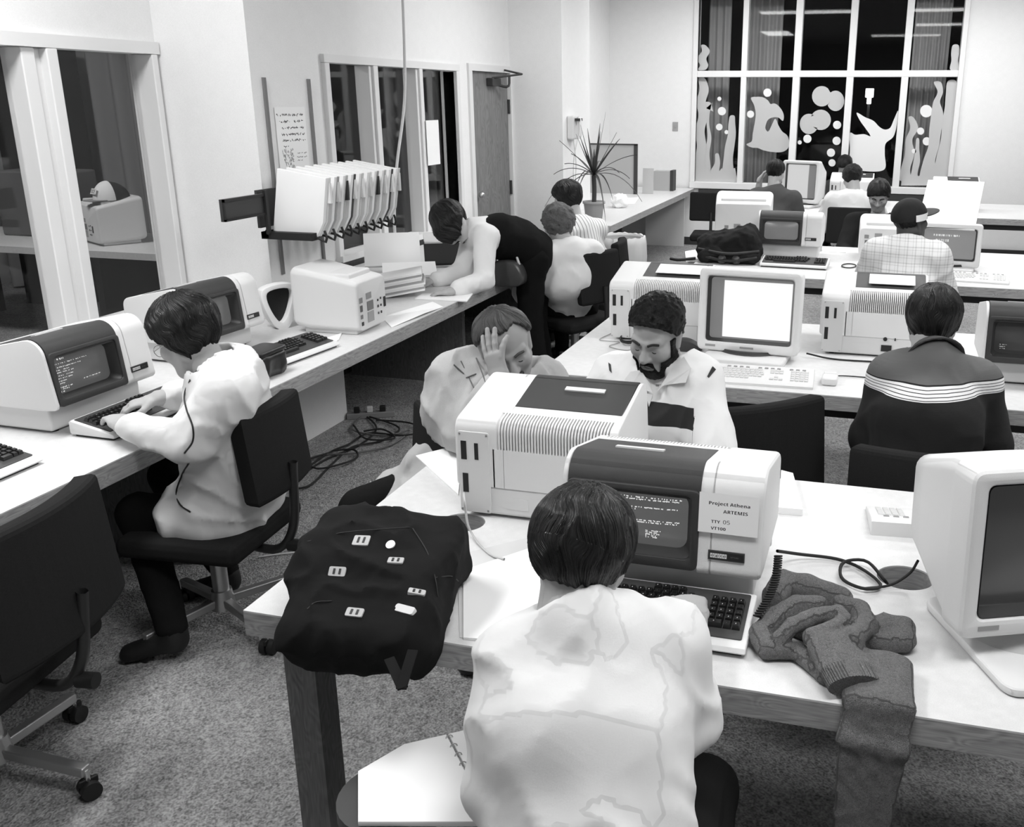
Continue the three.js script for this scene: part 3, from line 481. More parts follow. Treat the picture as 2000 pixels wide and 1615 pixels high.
// far row
bigMonitor('tall monitor in the far row beside the man holding his head', -0.84, -10.6, -0.35, { screen: canvasTex(64, 64, (c, w, h) => { c.fillStyle = '#d0d0d0'; c.fillRect(0, 0, w, h); c.fillStyle = '#777'; c.fillRect(w * 0.72, 0, w, h); }), glow: 0.7, w: 0.42, h: 0.44, up: 0.04, tilt: 0.03 });
vt100('terminal with its back turned in the far row below the painted bubbles', -0.34, -11.0, PI, { vents: false });
vt100('terminal with its back turned in the far row near the right wall', 0.72, -10.75, PI, { vents: false });
// along the left desk, facing the aisle
vt100('terminal with lines of text in front of the man in the pale jacket', -2.76, -2.68, PI / 2 - 0.02, { screen: screenTex(leftRows, { bg: 62 }), glow: 0.9 });
vtKeyboard('white keyboard under the hands of the man in the pale jacket', -2.49, -2.70, PI / 2 - 0.02);
vt100('terminal with a small lit square on screen, beyond the man in the pale jacket', -2.9, -3.56, PI / 2 - 0.05, { screen: screenTex([], { bg: 75, boxes: [[0.28, 0.15, 0.17, 0.22, 215], [0.31, 0.18, 0.11, 0.16, 90], [0.345, 0.22, 0.05, 0.08, 190]] }), glow: 0.9 });
vtKeyboard('white keyboard with black keys lying skewed on the long desk', -2.475, -3.6, PI / 2 - 0.1);
roundTerminal('rounded white terminal showing its socket panel below the folder rack', -2.555, -4.16, -PI / 2 + 0.03, { w: 0.31, h: 0.31 });
vtKeyboard('keyboard at the near end of the long desk, cut by the picture edge', -2.56, -2.02, PI / 2, { split: false });
// ---------------------------------------------------------------- figures: smooth joined volumes, meshed on a grid
const smin = (a, b, k) => { const h = Math.max(k - Math.abs(a - b), 0) / k; return Math.min(a, b) - h * h * k * 0.25; };
const smax = (a, b, k) => -smin(-a, -b, k);
const cone = (a, b, ra, rb) => { const bx = b.x - a.x, by = b.y - a.y, bz = b.z - a.z, L = bx * bx + by * by + bz * bz || 1e-9; return (x, y, z) => { const px = x - a.x, py = y - a.y, pz = z - a.z, t = clamp((px * bx + py * by + pz * bz) / L, 0, 1), qx = px - bx * t, qy = py - by * t, qz = pz - bz * t; return Math.sqrt(qx * qx + qy * qy + qz * qz) - (ra + (rb - ra) * t); }; };
// limb with an oval section: half width along side, half depth across
function oval(a, b, A, B, side) {
  const ax = b.clone().sub(a), L = ax.length(), u = ax.clone().normalize(), s = side.clone().addScaledVector(u, -side.dot(u)).normalize(), f = u.clone().cross(s);
  return (x, y, z) => { const px = x - a.x, py = y - a.y, pz = z - a.z; let l = px * u.x + py * u.y + pz * u.z; const t = clamp(l / L, 0, 1), e = l - t * L, p = px * s.x + py * s.y + pz * s.z, q = px * f.x + py * f.y + pz * f.z, rx = A[0] + (B[0] - A[0]) * t, rz = A[1] + (B[1] - A[1]) * t, m = Math.min(rx, rz);
    const X = p / rx, Y = q / rz, Z = e / m, k0 = Math.sqrt(X * X + Y * Y + Z * Z), k1 = Math.sqrt((X / rx) ** 2 + (Y / rz) ** 2 + (Z / m) ** 2) || 1e-6; return k0 * (k0 - 1) / k1; };
}
const ell = (cx, cy, cz, rx, ry, rz) => (x, y, z) => { const X = (x - cx) / rx, Y = (y - cy) / ry, Z = (z - cz) / rz, k0 = Math.sqrt(X * X + Y * Y + Z * Z), k1 = Math.sqrt((X / rx) ** 2 + (Y / ry) ** 2 + (Z / rz) ** 2) || 1e-6; return k0 * (k0 - 1) / k1; };
const sph = (cx, cy, cz, r) => (x, y, z) => Math.hypot(x - cx, y - cy, z - cz) - r;
// prims: [fn, blend]; cut down per block so that far limbs cost nothing
function meshField(prims, min, max, h, post) {
  const nx = Math.ceil((max[0] - min[0]) / h) + 1, ny = Math.ceil((max[1] - min[1]) / h) + 1, nz = Math.ceil((max[2] - min[2]) / h) + 1, F = new Float32Array(nx * ny * nz), BL = 8, rad = BL * h * 0.5 * 1.74;
  for (let bz = 0; bz < nz; bz += BL) for (let by = 0; by < ny; by += BL) for (let bx = 0; bx < nx; bx += BL) {
    const cx = min[0] + (bx + BL / 2) * h, cy = min[1] + (by + BL / 2) * h, cz = min[2] + (bz + BL / 2) * h;
    let best = 1e9; const ds = prims.map(([f]) => { const d = f(cx, cy, cz); if (d < best) best = d; return d; });
    const ex = Math.min(bx + BL, nx), ey = Math.min(by + BL, ny), ez = Math.min(bz + BL, nz);
    const skip = best > rad * 1.5 + 0.05 || best < -rad * 1.6 - 0.05;
    const use = skip ? null : prims.filter((p, i) => ds[i] < best + 2.6 * rad + 0.06);
    for (let z = bz; z < ez; z++) for (let y = by; y < ey; y++) for (let x = bx; x < ex; x++) {
      let d = best;
      if (use) { const X = min[0] + x * h, Y = min[1] + y * h, Z = min[2] + z * h; d = 1e3; for (const [f, k] of use) d = smin(d, f(X, Y, Z), k); if (post) d = post(X, Y, Z, d); }
      F[(z * ny + y) * nx + x] = d;
    }
  }
  const id = new Int32Array(nx * ny * nz).fill(-1), pos = [], idx = [], at = (x, y, z) => (z * ny + y) * nx + x;
  for (let z = 0; z < nz - 1; z++) for (let y = 0; y < ny - 1; y++) for (let x = 0; x < nx - 1; x++) {
    const i0 = at(x, y, z); let mask = 0; const v = [];
    for (let k = 0; k < 8; k++) { const q = F[i0 + (k & 1) + ((k >> 1) & 1) * nx + (k >> 2) * nx * ny]; v.push(q); if (q < 0) mask |= 1 << k; }
    if (mask === 0 || mask === 255) continue;
    let sx = 0, sy = 0, sz = 0, n = 0;
    for (let a = 0; a < 8; a++) for (const bit of [1, 2, 4]) { const b = a | bit; if (b === a || (v[a] < 0) === (v[b] < 0)) continue; const t = v[a] / (v[a] - v[b]); sx += (a & 1) + (bit === 1 ? t : 0); sy += ((a >> 1) & 1) + (bit === 2 ? t : 0); sz += (a >> 2) + (bit === 4 ? t : 0); n++; }
    id[i0] = pos.length / 3; pos.push(min[0] + (x + sx / n) * h, min[1] + (y + sy / n) * h, min[2] + (z + sz / n) * h);
  }
  const quad = (a, b, c, d, flip) => { if (a < 0 || b < 0 || c < 0 || d < 0) return; flip ? idx.push(a, c, b, a, d, c) : idx.push(a, b, c, a, c, d); };
  for (let z = 1; z < nz - 1; z++) for (let y = 1; y < ny - 1; y++) for (let x = 1; x < nx - 1; x++) {
    const i = at(x, y, z), s = F[i] < 0;
    if (s !== F[i + 1] < 0) quad(id[i - nx - nx * ny], id[i - nx * ny], id[i], id[i - nx], !s);
    if (s !== F[i + nx] < 0) quad(id[i - 1 - nx * ny], id[i - 1], id[i], id[i - nx * ny], !s);
    if (s !== F[i + nx * ny] < 0) quad(id[i - 1 - nx], id[i - nx], id[i], id[i - 1], !s);
  }
  const g = new THREE.BufferGeometry(); g.setAttribute('position', new THREE.Float32BufferAttribute(pos, 3)); g.setIndex(idx); g.computeVertexNormals(); return g;
}
const boundsOf = (pts, pad) => { const b = new THREE.Box3().setFromPoints(pts); return [[b.min.x - pad, b.min.y - pad, b.min.z - pad], [b.max.x + pad, b.max.y + pad, b.max.z + pad]]; };
const setUV = (g, fn) => { const p = g.attributes.position, uv = new Float32Array(p.count * 2); for (let i = 0; i < p.count; i++) { const [u, v] = fn(p.getX(i), p.getY(i), p.getZ(i)); uv[i * 2] = u; uv[i * 2 + 1] = v; } g.setAttribute('uv', new THREE.BufferAttribute(uv, 2)); return g; };

// ---- the head: x to its left, y up, z out of the face, origin between the ears
function headPrims({ jaw = 1, nose = 1, wide = 1 } = {}) {
  const v = (x, y, z) => V3(x * wide, y, z), P = [];
  P.push([ell(0, 0.036, -0.012, 0.0745 * wide, 0.083, 0.095), 0.02], [ell(0, -0.035, 0.03, 0.06 * wide, 0.082, 0.062), 0.03]);
  P.push([cone(v(-0.012, -0.1, 0.062), v(0.012, -0.1, 0.062), 0.02 * jaw, 0.02 * jaw), 0.022]);
  for (const s of [-1, 1]) {
    P.push([cone(v(s * 0.052, -0.05, 0.0), v(s * 0.022, -0.096, 0.052), 0.021, 0.018), 0.025], [sph(s * 0.04 * wide, -0.022, 0.06, 0.026), 0.02]);
    P.push([cone(v(s * 0.045, 0.02, 0.066), v(s * 0.012, 0.016, 0.084), 0.012, 0.010), 0.012], [sph(s * 0.012, -0.036, 0.094, 0.0095), 0.006]);
    P.push([ell(s * 0.031, -0.004, 0.074, 0.0155, 0.011, 0.0135), 0.004]);
    P.push([oval(v(s * 0.073, 0.018, -0.014), v(s * 0.071, -0.03, -0.002), [0.010, 0.018], [0.008, 0.011], V3(1, 0, 0.35 * s)), 0.006, 'ear']);
  }
  P.push([cone(v(0, 0.012, 0.084), v(0, -0.033, 0.107 * (1 + 0.06 * (nose - 1))), 0.008, 0.0115 * nose), 0.012]);
  P.push([cone(v(-0.019, -0.068, 0.078), v(0.019, -0.068, 0.078), 0.008, 0.008), 0.008], [cone(v(-0.016, -0.079, 0.077), v(0.016, -0.079, 0.077), 0.0085, 0.0085), 0.008]);
  P.push([cone(v(0, -0.05, -0.03), v(0, -0.15, -0.035), 0.056, 0.054), 0.03]);
  return P;
}
const headCut = (x, y, z, d) => { for (const s of [-1, 1]) d = smax(d, -(Math.hypot((x - s * 0.031) / 1.5, y - 0.0, z - 0.098) - 0.0135), 0.008); d = smax(d, -(Math.hypot(x * 0.35, (y + 0.0735) * 2.6, z - 0.088) - 0.0065), 0.004); return d; };
const headAll = (P) => (x, y, z) => { let d = 1e3; for (const [f, k] of P) d = smin(d, f(x, y, z), k); return d; };
const frameOf = (fwd, up) => { const z = fwd.clone().normalize(), x = up.clone().cross(z).normalize(), y = z.clone().cross(x); return new THREE.Matrix4().makeBasis(x, y, z); };
const streak = dataTex(512, 256, (u, v) => 0.25 + 0.5 * tn.n256(u, v * 0.03) + 0.35 * tn.n128(u + 0.02 * tn.n8(u, v), v * 0.05) + 0.15 * tn.n64(u, v * 0.3) - 0.1);
const curlTex = dataTex(256, 256, (u, v) => 0.2 + 0.8 * Math.pow(Math.abs(tn.n64(u, v) - 0.5) * 2, 0.7) * tn.n32(u, v) + 0.4 * tn.n128(u, v));
function hairMat(v, { curly, rough = 0.42 } = {}) { const t = (curly ? curlTex : streak).clone(); t.repeat.set(curly ? 5 : 1.2, curly ? 5 : 1); t.needsUpdate = true; return new THREE.MeshPhysicalMaterial({ color: G(v), map: t, bumpMap: t, bumpScale: curly ? 0.012 : 0.005, roughness: rough, specularIntensity: 0.6 }); }
const skinM = (v) => M(v, 0.55, { bump: 0.0004, bumpTex: TX.grain, bsize: 0.03 });
const SKIN = skinM(0.44), SKIN_DARK = skinM(0.06), SKIN_MID = skinM(0.34);
// hair as a shell around the skull: thick(x,y,z) metres, zone(x,y,z) < 0 where hair grows
function hairGeo(P, thick, zone, h, noise = 0.004, freq = 40, curly) {
  const base = headAll(P.filter((_, i) => i < 2)), f = (x, y, z) => { const d0 = base(x, y, z) - thick(x, y, z); const ta = Math.atan2(x, z + 0.03); return smax(d0, zone(x, y, z) + (curly ? 0 : 0.006 * N3(ta * 9, 0.5, y * 10)), 0.008); };
  const g = meshField([[f, 0.001]], [-0.14, -0.2, -0.17], [0.14, 0.18, 0.14], h, (x, y, z, d) => { if (Math.abs(d) > 0.02) return d; const th = Math.atan2(x, z + 0.03) + 2.2 * y + 0.25 * N3(x * 18, y * 18, z * 18); return d + noise * (curly ? N3(x * freq, y * freq, z * freq) + 0.5 * N3(x * freq * 2.1, y * freq * 2.1, z * freq * 2.1) : N3(th * 4, y * 7, 3) + 0.9 * N3(th * 11, y * 9, z * 6) + 0.4 * N3(th * 26, y * 9, 7)); });
  return setUV(g, (x, y, z) => curly ? [x * 4 + z * 2, y * 4] : [(Math.atan2(x, z + 0.035) + 2.2 * y + 0.25 * N3(x * 18, y * 18, z * 18)) / PI, y * 2.2 + z * 0.8]);
}
// a hand: wrist w, direction f along the fingers, palm normal n, thumb towards side t
function handPrims(w, f, n, t, { curl = 0.4, spread = 0.06, s = 1, thumb = 0.6 } = {}, extra = 0) {
  f = f.clone().normalize(); n = n.clone().addScaledVector(f, -n.dot(f)).normalize(); t = t.clone().addScaledVector(f, -t.dot(f)).addScaledVector(n, -t.dot(n)).normalize();
  const P = [], pts = [w.clone()], at = (a, b, c) => w.clone().addScaledVector(f, a * s).addScaledVector(t, b * s).addScaledVector(n, c * s);
  P.push([oval(at(-0.02, 0, 0), at(0.03, 0, 0), [0.028 * s, 0.021 * s], [0.036 * s, 0.016 * s], t), 0.012], [oval(at(0.025, 0.0, 0), at(0.083, 0, 0), [0.037 * s, 0.016 * s], [0.04 * s, 0.0125 * s], t), 0.012]);
  [[0.03, 0.069, 0.4], [0.0105, 0.078, 0.1], [-0.0105, 0.073, -0.2], [-0.0305, 0.056, -0.7]].forEach(([o, L, sp], i) => {
    let a = at(0.082 - Math.abs(o) * 0.25, o, 0), dir = f.clone().addScaledVector(t, sp * spread * 2), c = Array.isArray(curl) ? curl[i] : curl; const rot = (d, ang) => { const ax = d.clone().normalize(); return ax.multiplyScalar(Math.cos(ang)).addScaledVector(n.clone().addScaledVector(ax.clone().normalize(), -n.dot(ax.clone().normalize())).normalize(), Math.sin(ang)); };
    let r = 0.0092 * s; [0.45, 0.31, 0.26].forEach((fr, k) => { dir = rot(dir.normalize(), c * [0.8, 1, 0.7][k]); const b = a.clone().addScaledVector(dir, L * fr * s); P.push([cone(a, b, r, r * 0.9), 0.004]); r *= 0.9; a = b; pts.push(b); });
  });
  { let a = at(0.022, 0.03, 0.004); const d1 = f.clone().multiplyScalar(0.75).addScaledVector(t, thumb).addScaledVector(n, 0.35).normalize(), b = a.clone().addScaledVector(d1, 0.036 * s), d2 = f.clone().addScaledVector(t, thumb * 0.35).addScaledVector(n, 0.3).normalize(), c = b.clone().addScaledVector(d2, 0.032 * s); P.push([cone(a, b, 0.0145 * s, 0.0108 * s), 0.01], [cone(b, c, 0.0105 * s, 0.0085 * s), 0.004]); pts.push(b, c); }
  return { P, pts };
}
const folds = (amp, fx, fy, fz, seed = 0) => (x, y, z, d) => { if (d > 0.05 || d < -0.05) return d; const w = 0.6 * N3(x * 3 + seed, y * 3, z * 3), n = N3(x * fx + w + seed, y * fy + w, z * fz - w), m = N3(x * fx * 2.3 - seed, y * fy * 2.3 + w, z * fz * 2.3); return d - amp * (Math.pow(1 - Math.abs(n), 4) - 0.35 + 0.25 * Math.pow(1 - Math.abs(m), 3)); };
function person(o) {
  const { s = 1, cell = 0.012, skin = SKIN } = o, base = V3(o.pelvis.x, 0, o.pelvis.z), g = thing('person', o.label, 'person', base);
  const put = (name, geo, m, parent = g) => { geo.translate(-base.x, 0, -base.z); return mesh(name, geo, m, parent); };
  const side = (o.side || o.armL[0].clone().sub(o.armR[0])).clone().normalize(), sideP = (o.sideP || side).clone().normalize();
  const mid = o.armL[0].clone().add(o.armR[0]).multiplyScalar(0.5), half = o.armL[0].distanceTo(o.armR[0]) / 2;
  const W = o.wide || 1, torso = (e) => [
    [oval(mid.clone().lerp(o.chest, 0.1), o.chest, [half * 0.92 + e, 0.082 * s * W + e], [0.158 * s * W + e, 0.112 * s * W + e], side), 0.06],
    [oval(o.chest, o.waist, [0.155 * s * W + e, 0.112 * s * W + e], [0.14 * s * W + e, 0.105 * s * W + e], side), 0.08],
    [oval(o.waist, o.pelvis, [0.14 * s * W + e, 0.105 * s * W + e], [0.165 * s * W + e, 0.12 * s * W + e], sideP), 0.08],
    [cone(o.neck, mid.clone().lerp(o.neck, 0.35), 0.058 * s + e, 0.085 * s + e), 0.06], [cone(o.neck.clone().lerp(mid, 0.6), o.armL[0], 0.06 * s + e, 0.058 * s + e), 0.05], [cone(o.neck.clone().lerp(mid, 0.6), o.armR[0], 0.06 * s + e, 0.058 * s + e), 0.05]];
  const cut = (a, b, f) => a.clone().lerp(b, clamp(f, 0, 1));
  // sleeve: 1 = shoulder to elbow, 2 = to the wrist
  const arm = ([sh, el, wr], e, upto = 2) => { const P = [[cone(sh, cut(sh, el, upto), 0.057 * s + e, lerp(0.057, 0.043, clamp(upto, 0, 1)) * s + e), 0.04]]; if (upto > 1) P.push([cone(el, cut(el, wr, upto - 1), 0.043 * s + e, lerp(0.043, 0.029, upto - 1) * s + e * (o.cuffE || 1)), 0.02]); return P; };
  const legs = [o.legL, o.legR].filter(Boolean), leg = ([hp, kn, an], e, upto = 2) => [[cone(hp, kn, 0.082 * s + e, 0.058 * s + e), 0.05], [cone(kn, cut(kn, an, upto - 1), 0.056 * s + e, 0.04 * s + e), 0.02]];
  // head
  const HP = headPrims(o.face), hm = frameOf(o.fwd, o.up || V3(0, 1, 0)); hm.setPosition(o.head); const hs = o.headScale || 1; hm.scale(V3(hs, hs, hs));
  const hc = o.headCell || 0.005, parts = [meshField(HP, [-0.1, -0.16, -0.12], [0.1, 0.13, 0.13], hc, headCut).applyMatrix4(hm)];
  const nb = V3(0, -0.07, -0.03).applyMatrix4(hm);
  // body under the clothes, with neck and bare arms
  const allPts = [o.neck, o.chest, o.pelvis, ...o.armL, ...o.armR, nb, ...legs.flat()];
  const BP = [...torso(-0.02), [cone(nb, o.neck, 0.053 * s, 0.058 * s), 0.04], ...arm(o.armL, 0), ...arm(o.armR, 0), ...legs.flatMap((l) => leg(l, -0.012))];
  parts.push(meshField(BP, ...boundsOf(allPts, 0.14), cell));
  for (const [a, hd] of [[o.armL, o.handL], [o.armR, o.handR]]) if (hd) { const { P, pts } = handPrims(a[2], hd.f, hd.n, hd.t, { s, ...hd }); P.push([cone(a[1].clone().lerp(a[2], 0.75), a[2], 0.031 * s, 0.026 * s), 0.012]); parts.push(meshField(P, ...boundsOf([...pts, a[1].clone().lerp(a[2], 0.72)], 0.05), o.handCell || 0.0045)); }
  put('body', muv(mergeGeometries(parts.map((q) => { for (const k of Object.keys(q.attributes)) if (!['position', 'normal'].includes(k)) q.deleteAttribute(k); return q; }))), skin);
  // clothes
  const S = o.shirt; if (S) {
    const e = S.e ?? 0.012, sl = S.sleeve ?? 2, P = [...torso(e), ...arm(o.armL, e * (S.ae || 1.2), S.sleeveL ?? sl), ...arm(o.armR, e * (S.ae || 1.2), S.sleeveR ?? sl), ...(S.extra || [])];
    if (S.tails) P.push(...legs.map((l) => [cone(l[0], l[0].clone().lerp(l[1], S.tails), 0.1 * s + e, 0.09 * s + e), 0.06]));
    const nd = nb.clone().sub(o.neck).normalize(), lim = S.neckAt ?? 0.02, end = o.pelvis, ud = o.pelvis.clone().sub(o.waist).normalize(), fd = folds(S.amp ?? 0.008, ...(S.freq || [7, 5, 7]), S.seed || 0);
    o.shirtAt = (x, y, z) => { let d = 1e3; for (const [f, k] of P) d = smin(d, f(x, y, z), k); return fd(x, y, z, d); };
    const gm = meshField(P, ...boundsOf([...allPts, ...(S.pts || [])], 0.2), cell, (x, y, z, d) => { d = fd(x, y, z, d); if (S.post) d = S.post(x, y, z, d); const qx = x - o.neck.x, qy = y - o.neck.y, qz = z - o.neck.z, al = qx * nd.x + qy * nd.y + qz * nd.z, ra = Math.sqrt(Math.max(0, qx * qx + qy * qy + qz * qz - al * al)); return smax(d, -Math.max(lim + 0.02 - al, ra - (S.neckR ?? 0.085)), 0.012); });
    const top = put('shirt', S.uv ? setUV(gm, S.uv) : muv(gm), S.m); if (S.name) top.name = S.name; if (S.lab) top.userData.label = S.lab;
    if (S.collar) { const [r0, r1, hh, off = 0] = S.collar; const q = new THREE.Matrix4().makeRotationFromQuaternion(new THREE.Quaternion().setFromUnitVectors(V3(0, 1, 0), nd)); q.setPosition(o.neck.clone().addScaledVector(nd, off)); put('collar', muv(lathe([[r0, hh], [r0 + 0.004, hh + 0.002], [r1 + 0.005, -0.012], [r1 - 0.004, -0.012], [r0 - 0.004, hh - 0.004], [r0, hh]], 24).applyMatrix4(q)), S.collarM || S.m); }
  }
  const T = o.trousers; if (T) { const e = T.e ?? 0.01, P = [...legs.flatMap((l) => leg(l, e, 1.96)), [oval(o.waist.clone().lerp(o.pelvis, 0.45), o.pelvis, [0.145 * s * W + e, 0.108 * s * W + e], [0.168 * s * W + e, 0.125 * s * W + e], sideP), 0.06]]; put('trousers', muv(meshField(P, ...boundsOf([o.waist, o.pelvis, ...legs.flat()], 0.2), Math.max(cell, 0.014), folds(0.006, 6, 9, 6, 3))), T.m); }
  for (const l of legs) if (l[3]) put('shoe', muv(meshField([[oval(l[2].clone().add(V3(0, -0.03, 0)), l[3], [0.042, 0.04], [0.045, 0.028], l[3].clone().sub(l[2]).cross(V3(0, 1, 0))), 0.02], [cone(l[2], l[2].clone().add(V3(0, -0.03, 0)), 0.045, 0.045), 0.02]], ...boundsOf([l[2], l[3]], 0.09), 0.012)), o.shoeM || MT.black);
  // hair
  const H = o.hair; if (H) { const hg = hairGeo(HP, H.thick, H.zone, H.cell || hc, H.noise, H.freq, H.curly); hg.applyMatrix4(hm); put('hair', hg, H.m); }
  const B = o.beard; if (B) { const all = headAll(HP.filter((p) => p[2] !== 'ear')); const bg = meshField([[(x, y, z) => smax(all(x, y, z) - B.t, B.zone(x, y, z), 0.006), 0.001]], [-0.1, -0.16, -0.06], [0.1, 0.04, 0.14], hc * 0.8, (x, y, z, d) => Math.abs(d) > 0.02 ? d : d + 0.002 * N3(x * 120, y * 120, z * 120)); put(B.name || 'beard', setUV(bg, (x, y, z) => [x * 5, y * 5]).applyMatrix4(hm), B.m); }
  if (o.brows) for (const sd of [-1, 1]) put('eyebrow', muv(tube([[sd * 0.014, 0.017, 0.096], [sd * 0.03, 0.0235, 0.0925], [sd * 0.047, 0.018, 0.0795]], 0.0042, 10, 6).scale(1, 1, 1).applyMatrix4(hm)), o.brows);
  if (o.lids) for (const sd of [-1, 1]) put('eyelashes', muv(tube([[sd * 0.019, -0.0085, 0.0835], [sd * 0.031, -0.0115, 0.0868], [sd * 0.044, -0.0085, 0.0795]], 0.0017, 10, 6).applyMatrix4(hm)), MT.black);
  if (o.lids) put('mouth_line', muv(tube([[-0.02, -0.0735, 0.080], [0, -0.0728, 0.0872], [0.02, -0.0735, 0.080]], 0.0013, 10, 5).applyMatrix4(hm)), M(0.12, 0.7));
  o.frame = hm; o.group = g; o.put = put; return g;
}
// seat a pair of legs: facing f, knees spread
function seatLegs(pelvis, f, { spread = 0.09, thigh = 0.42, shin = 0.42, kneeY, fwd = 0.0, kneeOut = 0.03 } = {}) {
  f = V3(f.x, 0, f.z).normalize(); const sd = V3(0, 1, 0).cross(f); // to the person's left
  return [1, -1].map((k) => { const hp = pelvis.clone().addScaledVector(sd, k * spread).add(V3(0, -0.02, 0)), kn = hp.clone().addScaledVector(f, thigh).addScaledVector(sd, k * kneeOut); kn.y = kneeY ?? 0.5; const an = kn.clone().addScaledVector(f, fwd); an.y = Math.max(0.08, kn.y - shin); const toe = an.clone().addScaledVector(f, 0.15); toe.y = 0.03; return [hp, kn, an, toe]; });
}
const shortHair = (v, o = {}) => ({ m: hairMat(v, o), thick: (x, y, z) => (o.t ?? 0.014) + (o.top ?? 0.008) * smooth(0.02, 0.1, y), zone: (x, y, z) => { const fr = o.line ?? 0; return Math.max((0.9 * (z - 0.005) - y + fr) * 0.72 + (o.side ?? 0) * smooth(0.04, 0.075, Math.abs(x)), (o.nape ?? -0.085) - y); }, noise: o.noise ?? 0.005, freq: o.freq, curly: o.curly, cell: o.cell });
// cloth patch lying on a volume, outlined by pixels; and a seam drawn on it
const patchOn = (fn, list, off, t0, t1) => { const P = list.map(([x, y]) => { const { p, n } = hit(fn, x, y, t0, t1); return p.addScaledVector(n, off); }), Q = list.map(([x, y]) => { const { p, n } = hit(fn, x, y, t0, t1); return p.addScaledVector(n, off - 0.003); }), n = P.length, pos = [], idx = []; [...P, ...Q].forEach((p) => pos.push(p.x, p.y, p.z)); const tri = THREE.ShapeUtils.triangulateShape(list.map(([x, y]) => new THREE.Vector2(x, -y)), []); for (const [a, b, c] of tri) idx.push(a, b, c, n + a, n + c, n + b); for (let i = 0; i < n; i++) { const j = (i + 1) % n; idx.push(i, n + i, j, j, n + i, n + j); } let g = new THREE.BufferGeometry(); g.setAttribute('position', new THREE.Float32BufferAttribute(pos, 3)); g.setIndex(idx); g = g.toNonIndexed(); g.computeVertexNormals(); return muv(g); };
const seamOn = (fn, list, r, t0, t1) => muv(tube(list.map(([x, y]) => { const { p, n } = hit(fn, x, y, t0, t1); return p.addScaledVector(n, 0.0006); }), r, 50, 5));
// where a photo pixel's line meets a volume
function hit(fn, px, py, t0, t1) { const d = dirOf(px, py), L = d.length(); let t = t0; for (let i = 0; i < 400 && t < t1; i++) { const p = EYE.clone().addScaledVector(d, t), v = fn(p.x, p.y, p.z); if (v < 0.0006) break; t += Math.max(v * 0.6, 0.0008) / L; } const p = EYE.clone().addScaledVector(d, t), e = 0.004, n = V3(fn(p.x + e, p.y, p.z) - fn(p.x - e, p.y, p.z), fn(p.x, p.y + e, p.z) - fn(p.x, p.y - e, p.z), fn(p.x, p.y, p.z + e) - fn(p.x, p.y, p.z - e)).normalize(); return { p, n }; }
// ---------------------------------------------------------------- the people
const cloth = (v, o = {}) => M(v, 0.92, { phys: true, specularIntensity: 0.25, tex: TX.weave, size: 0.035, bump: 0.0012, ...o });
const TROUS = cloth(0.012), WHITE_SHIRT = M(0.74, 0.9, { bump: 0.0006, bumpTex: TX.weave, bsize: 0.03 });
const U = V3(0, 1, 0);
const stripeTex = (n, fn) => { const t = dataTex(4, n, (u, v) => fn(v), { srgb: false, rep: false }); t.generateMipmaps = false; t.minFilter = THREE.LinearFilter; return t; };

{ // man in the white shirt at the near table, seen from behind
  const head = pt(1137, 1090, 1.70), shL = pt(1016, 1290, 1.68), shR = pt(1308, 1262, 1.72), f = V3(0.22, 0, -1);
  const pelvis = V3(-0.33, 0.53, -1.17), [legL, legR] = seatLegs(pelvis, V3(-0.1, 0, -1), { kneeY: 0.5 });
  person({ label: 'man in a white shirt seen from behind, leaning over the keyboard', head, fwd: V3(0.10, -0.42, -1), up: V3(0.02, 1, 0.0), headScale: 0.95, headCell: 0.004, cell: 0.010,
    neck: pt(1128, 1205, 1.655), chest: V3(-0.415, 0.80, -1.335), waist: V3(-0.37, 0.64, -1.23), pelvis, armL: [shL, V3(-0.56, 0.70, -1.27), V3(-0.58, 0.69, -1.50)], armR: [shR, pt(1340, 1400, 1.74), V3(-0.31, 0.80, -1.74)], legL, legR, sideP: V3(-1, 0, 0), s: 1,
    handR: { f: V3(-0.3, 0, -1), n: V3(0, -1, 0.1), t: V3(-1, 0, 0), curl: 0.45 }, handL: { f: V3(0.4, -0.1, -1), n: V3(0, -1, 0), t: V3(1, 0, 0), curl: 0.4 },
    shirt: { m: WHITE_SHIRT, e: 0.010, ae: 1.2, amp: 0.014, freq: [5.5, 4, 5.5], seed: 4.6, neckAt: 0.016, sleeveL: 1.25, sleeveR: 1.2, neckR: 0.062 },
    trousers: { m: TROUS }, hair: { m: hairMat(0.022, { rough: 0.34 }), thick: (x, y, z) => 0.020 + 0.006 * smooth(0.0, 0.09, y) - 0.012 * smooth(-0.03, -0.1, y), zone: (x, y, z) => Math.max((z > 0 ? 0.95 * z - y - 0.012 : 1.6 * z - y - 0.012) * 0.6, -0.142 - y + 0.01 * Math.sin(x * 120)), noise: 0.005, cell: 0.0036 } });
}
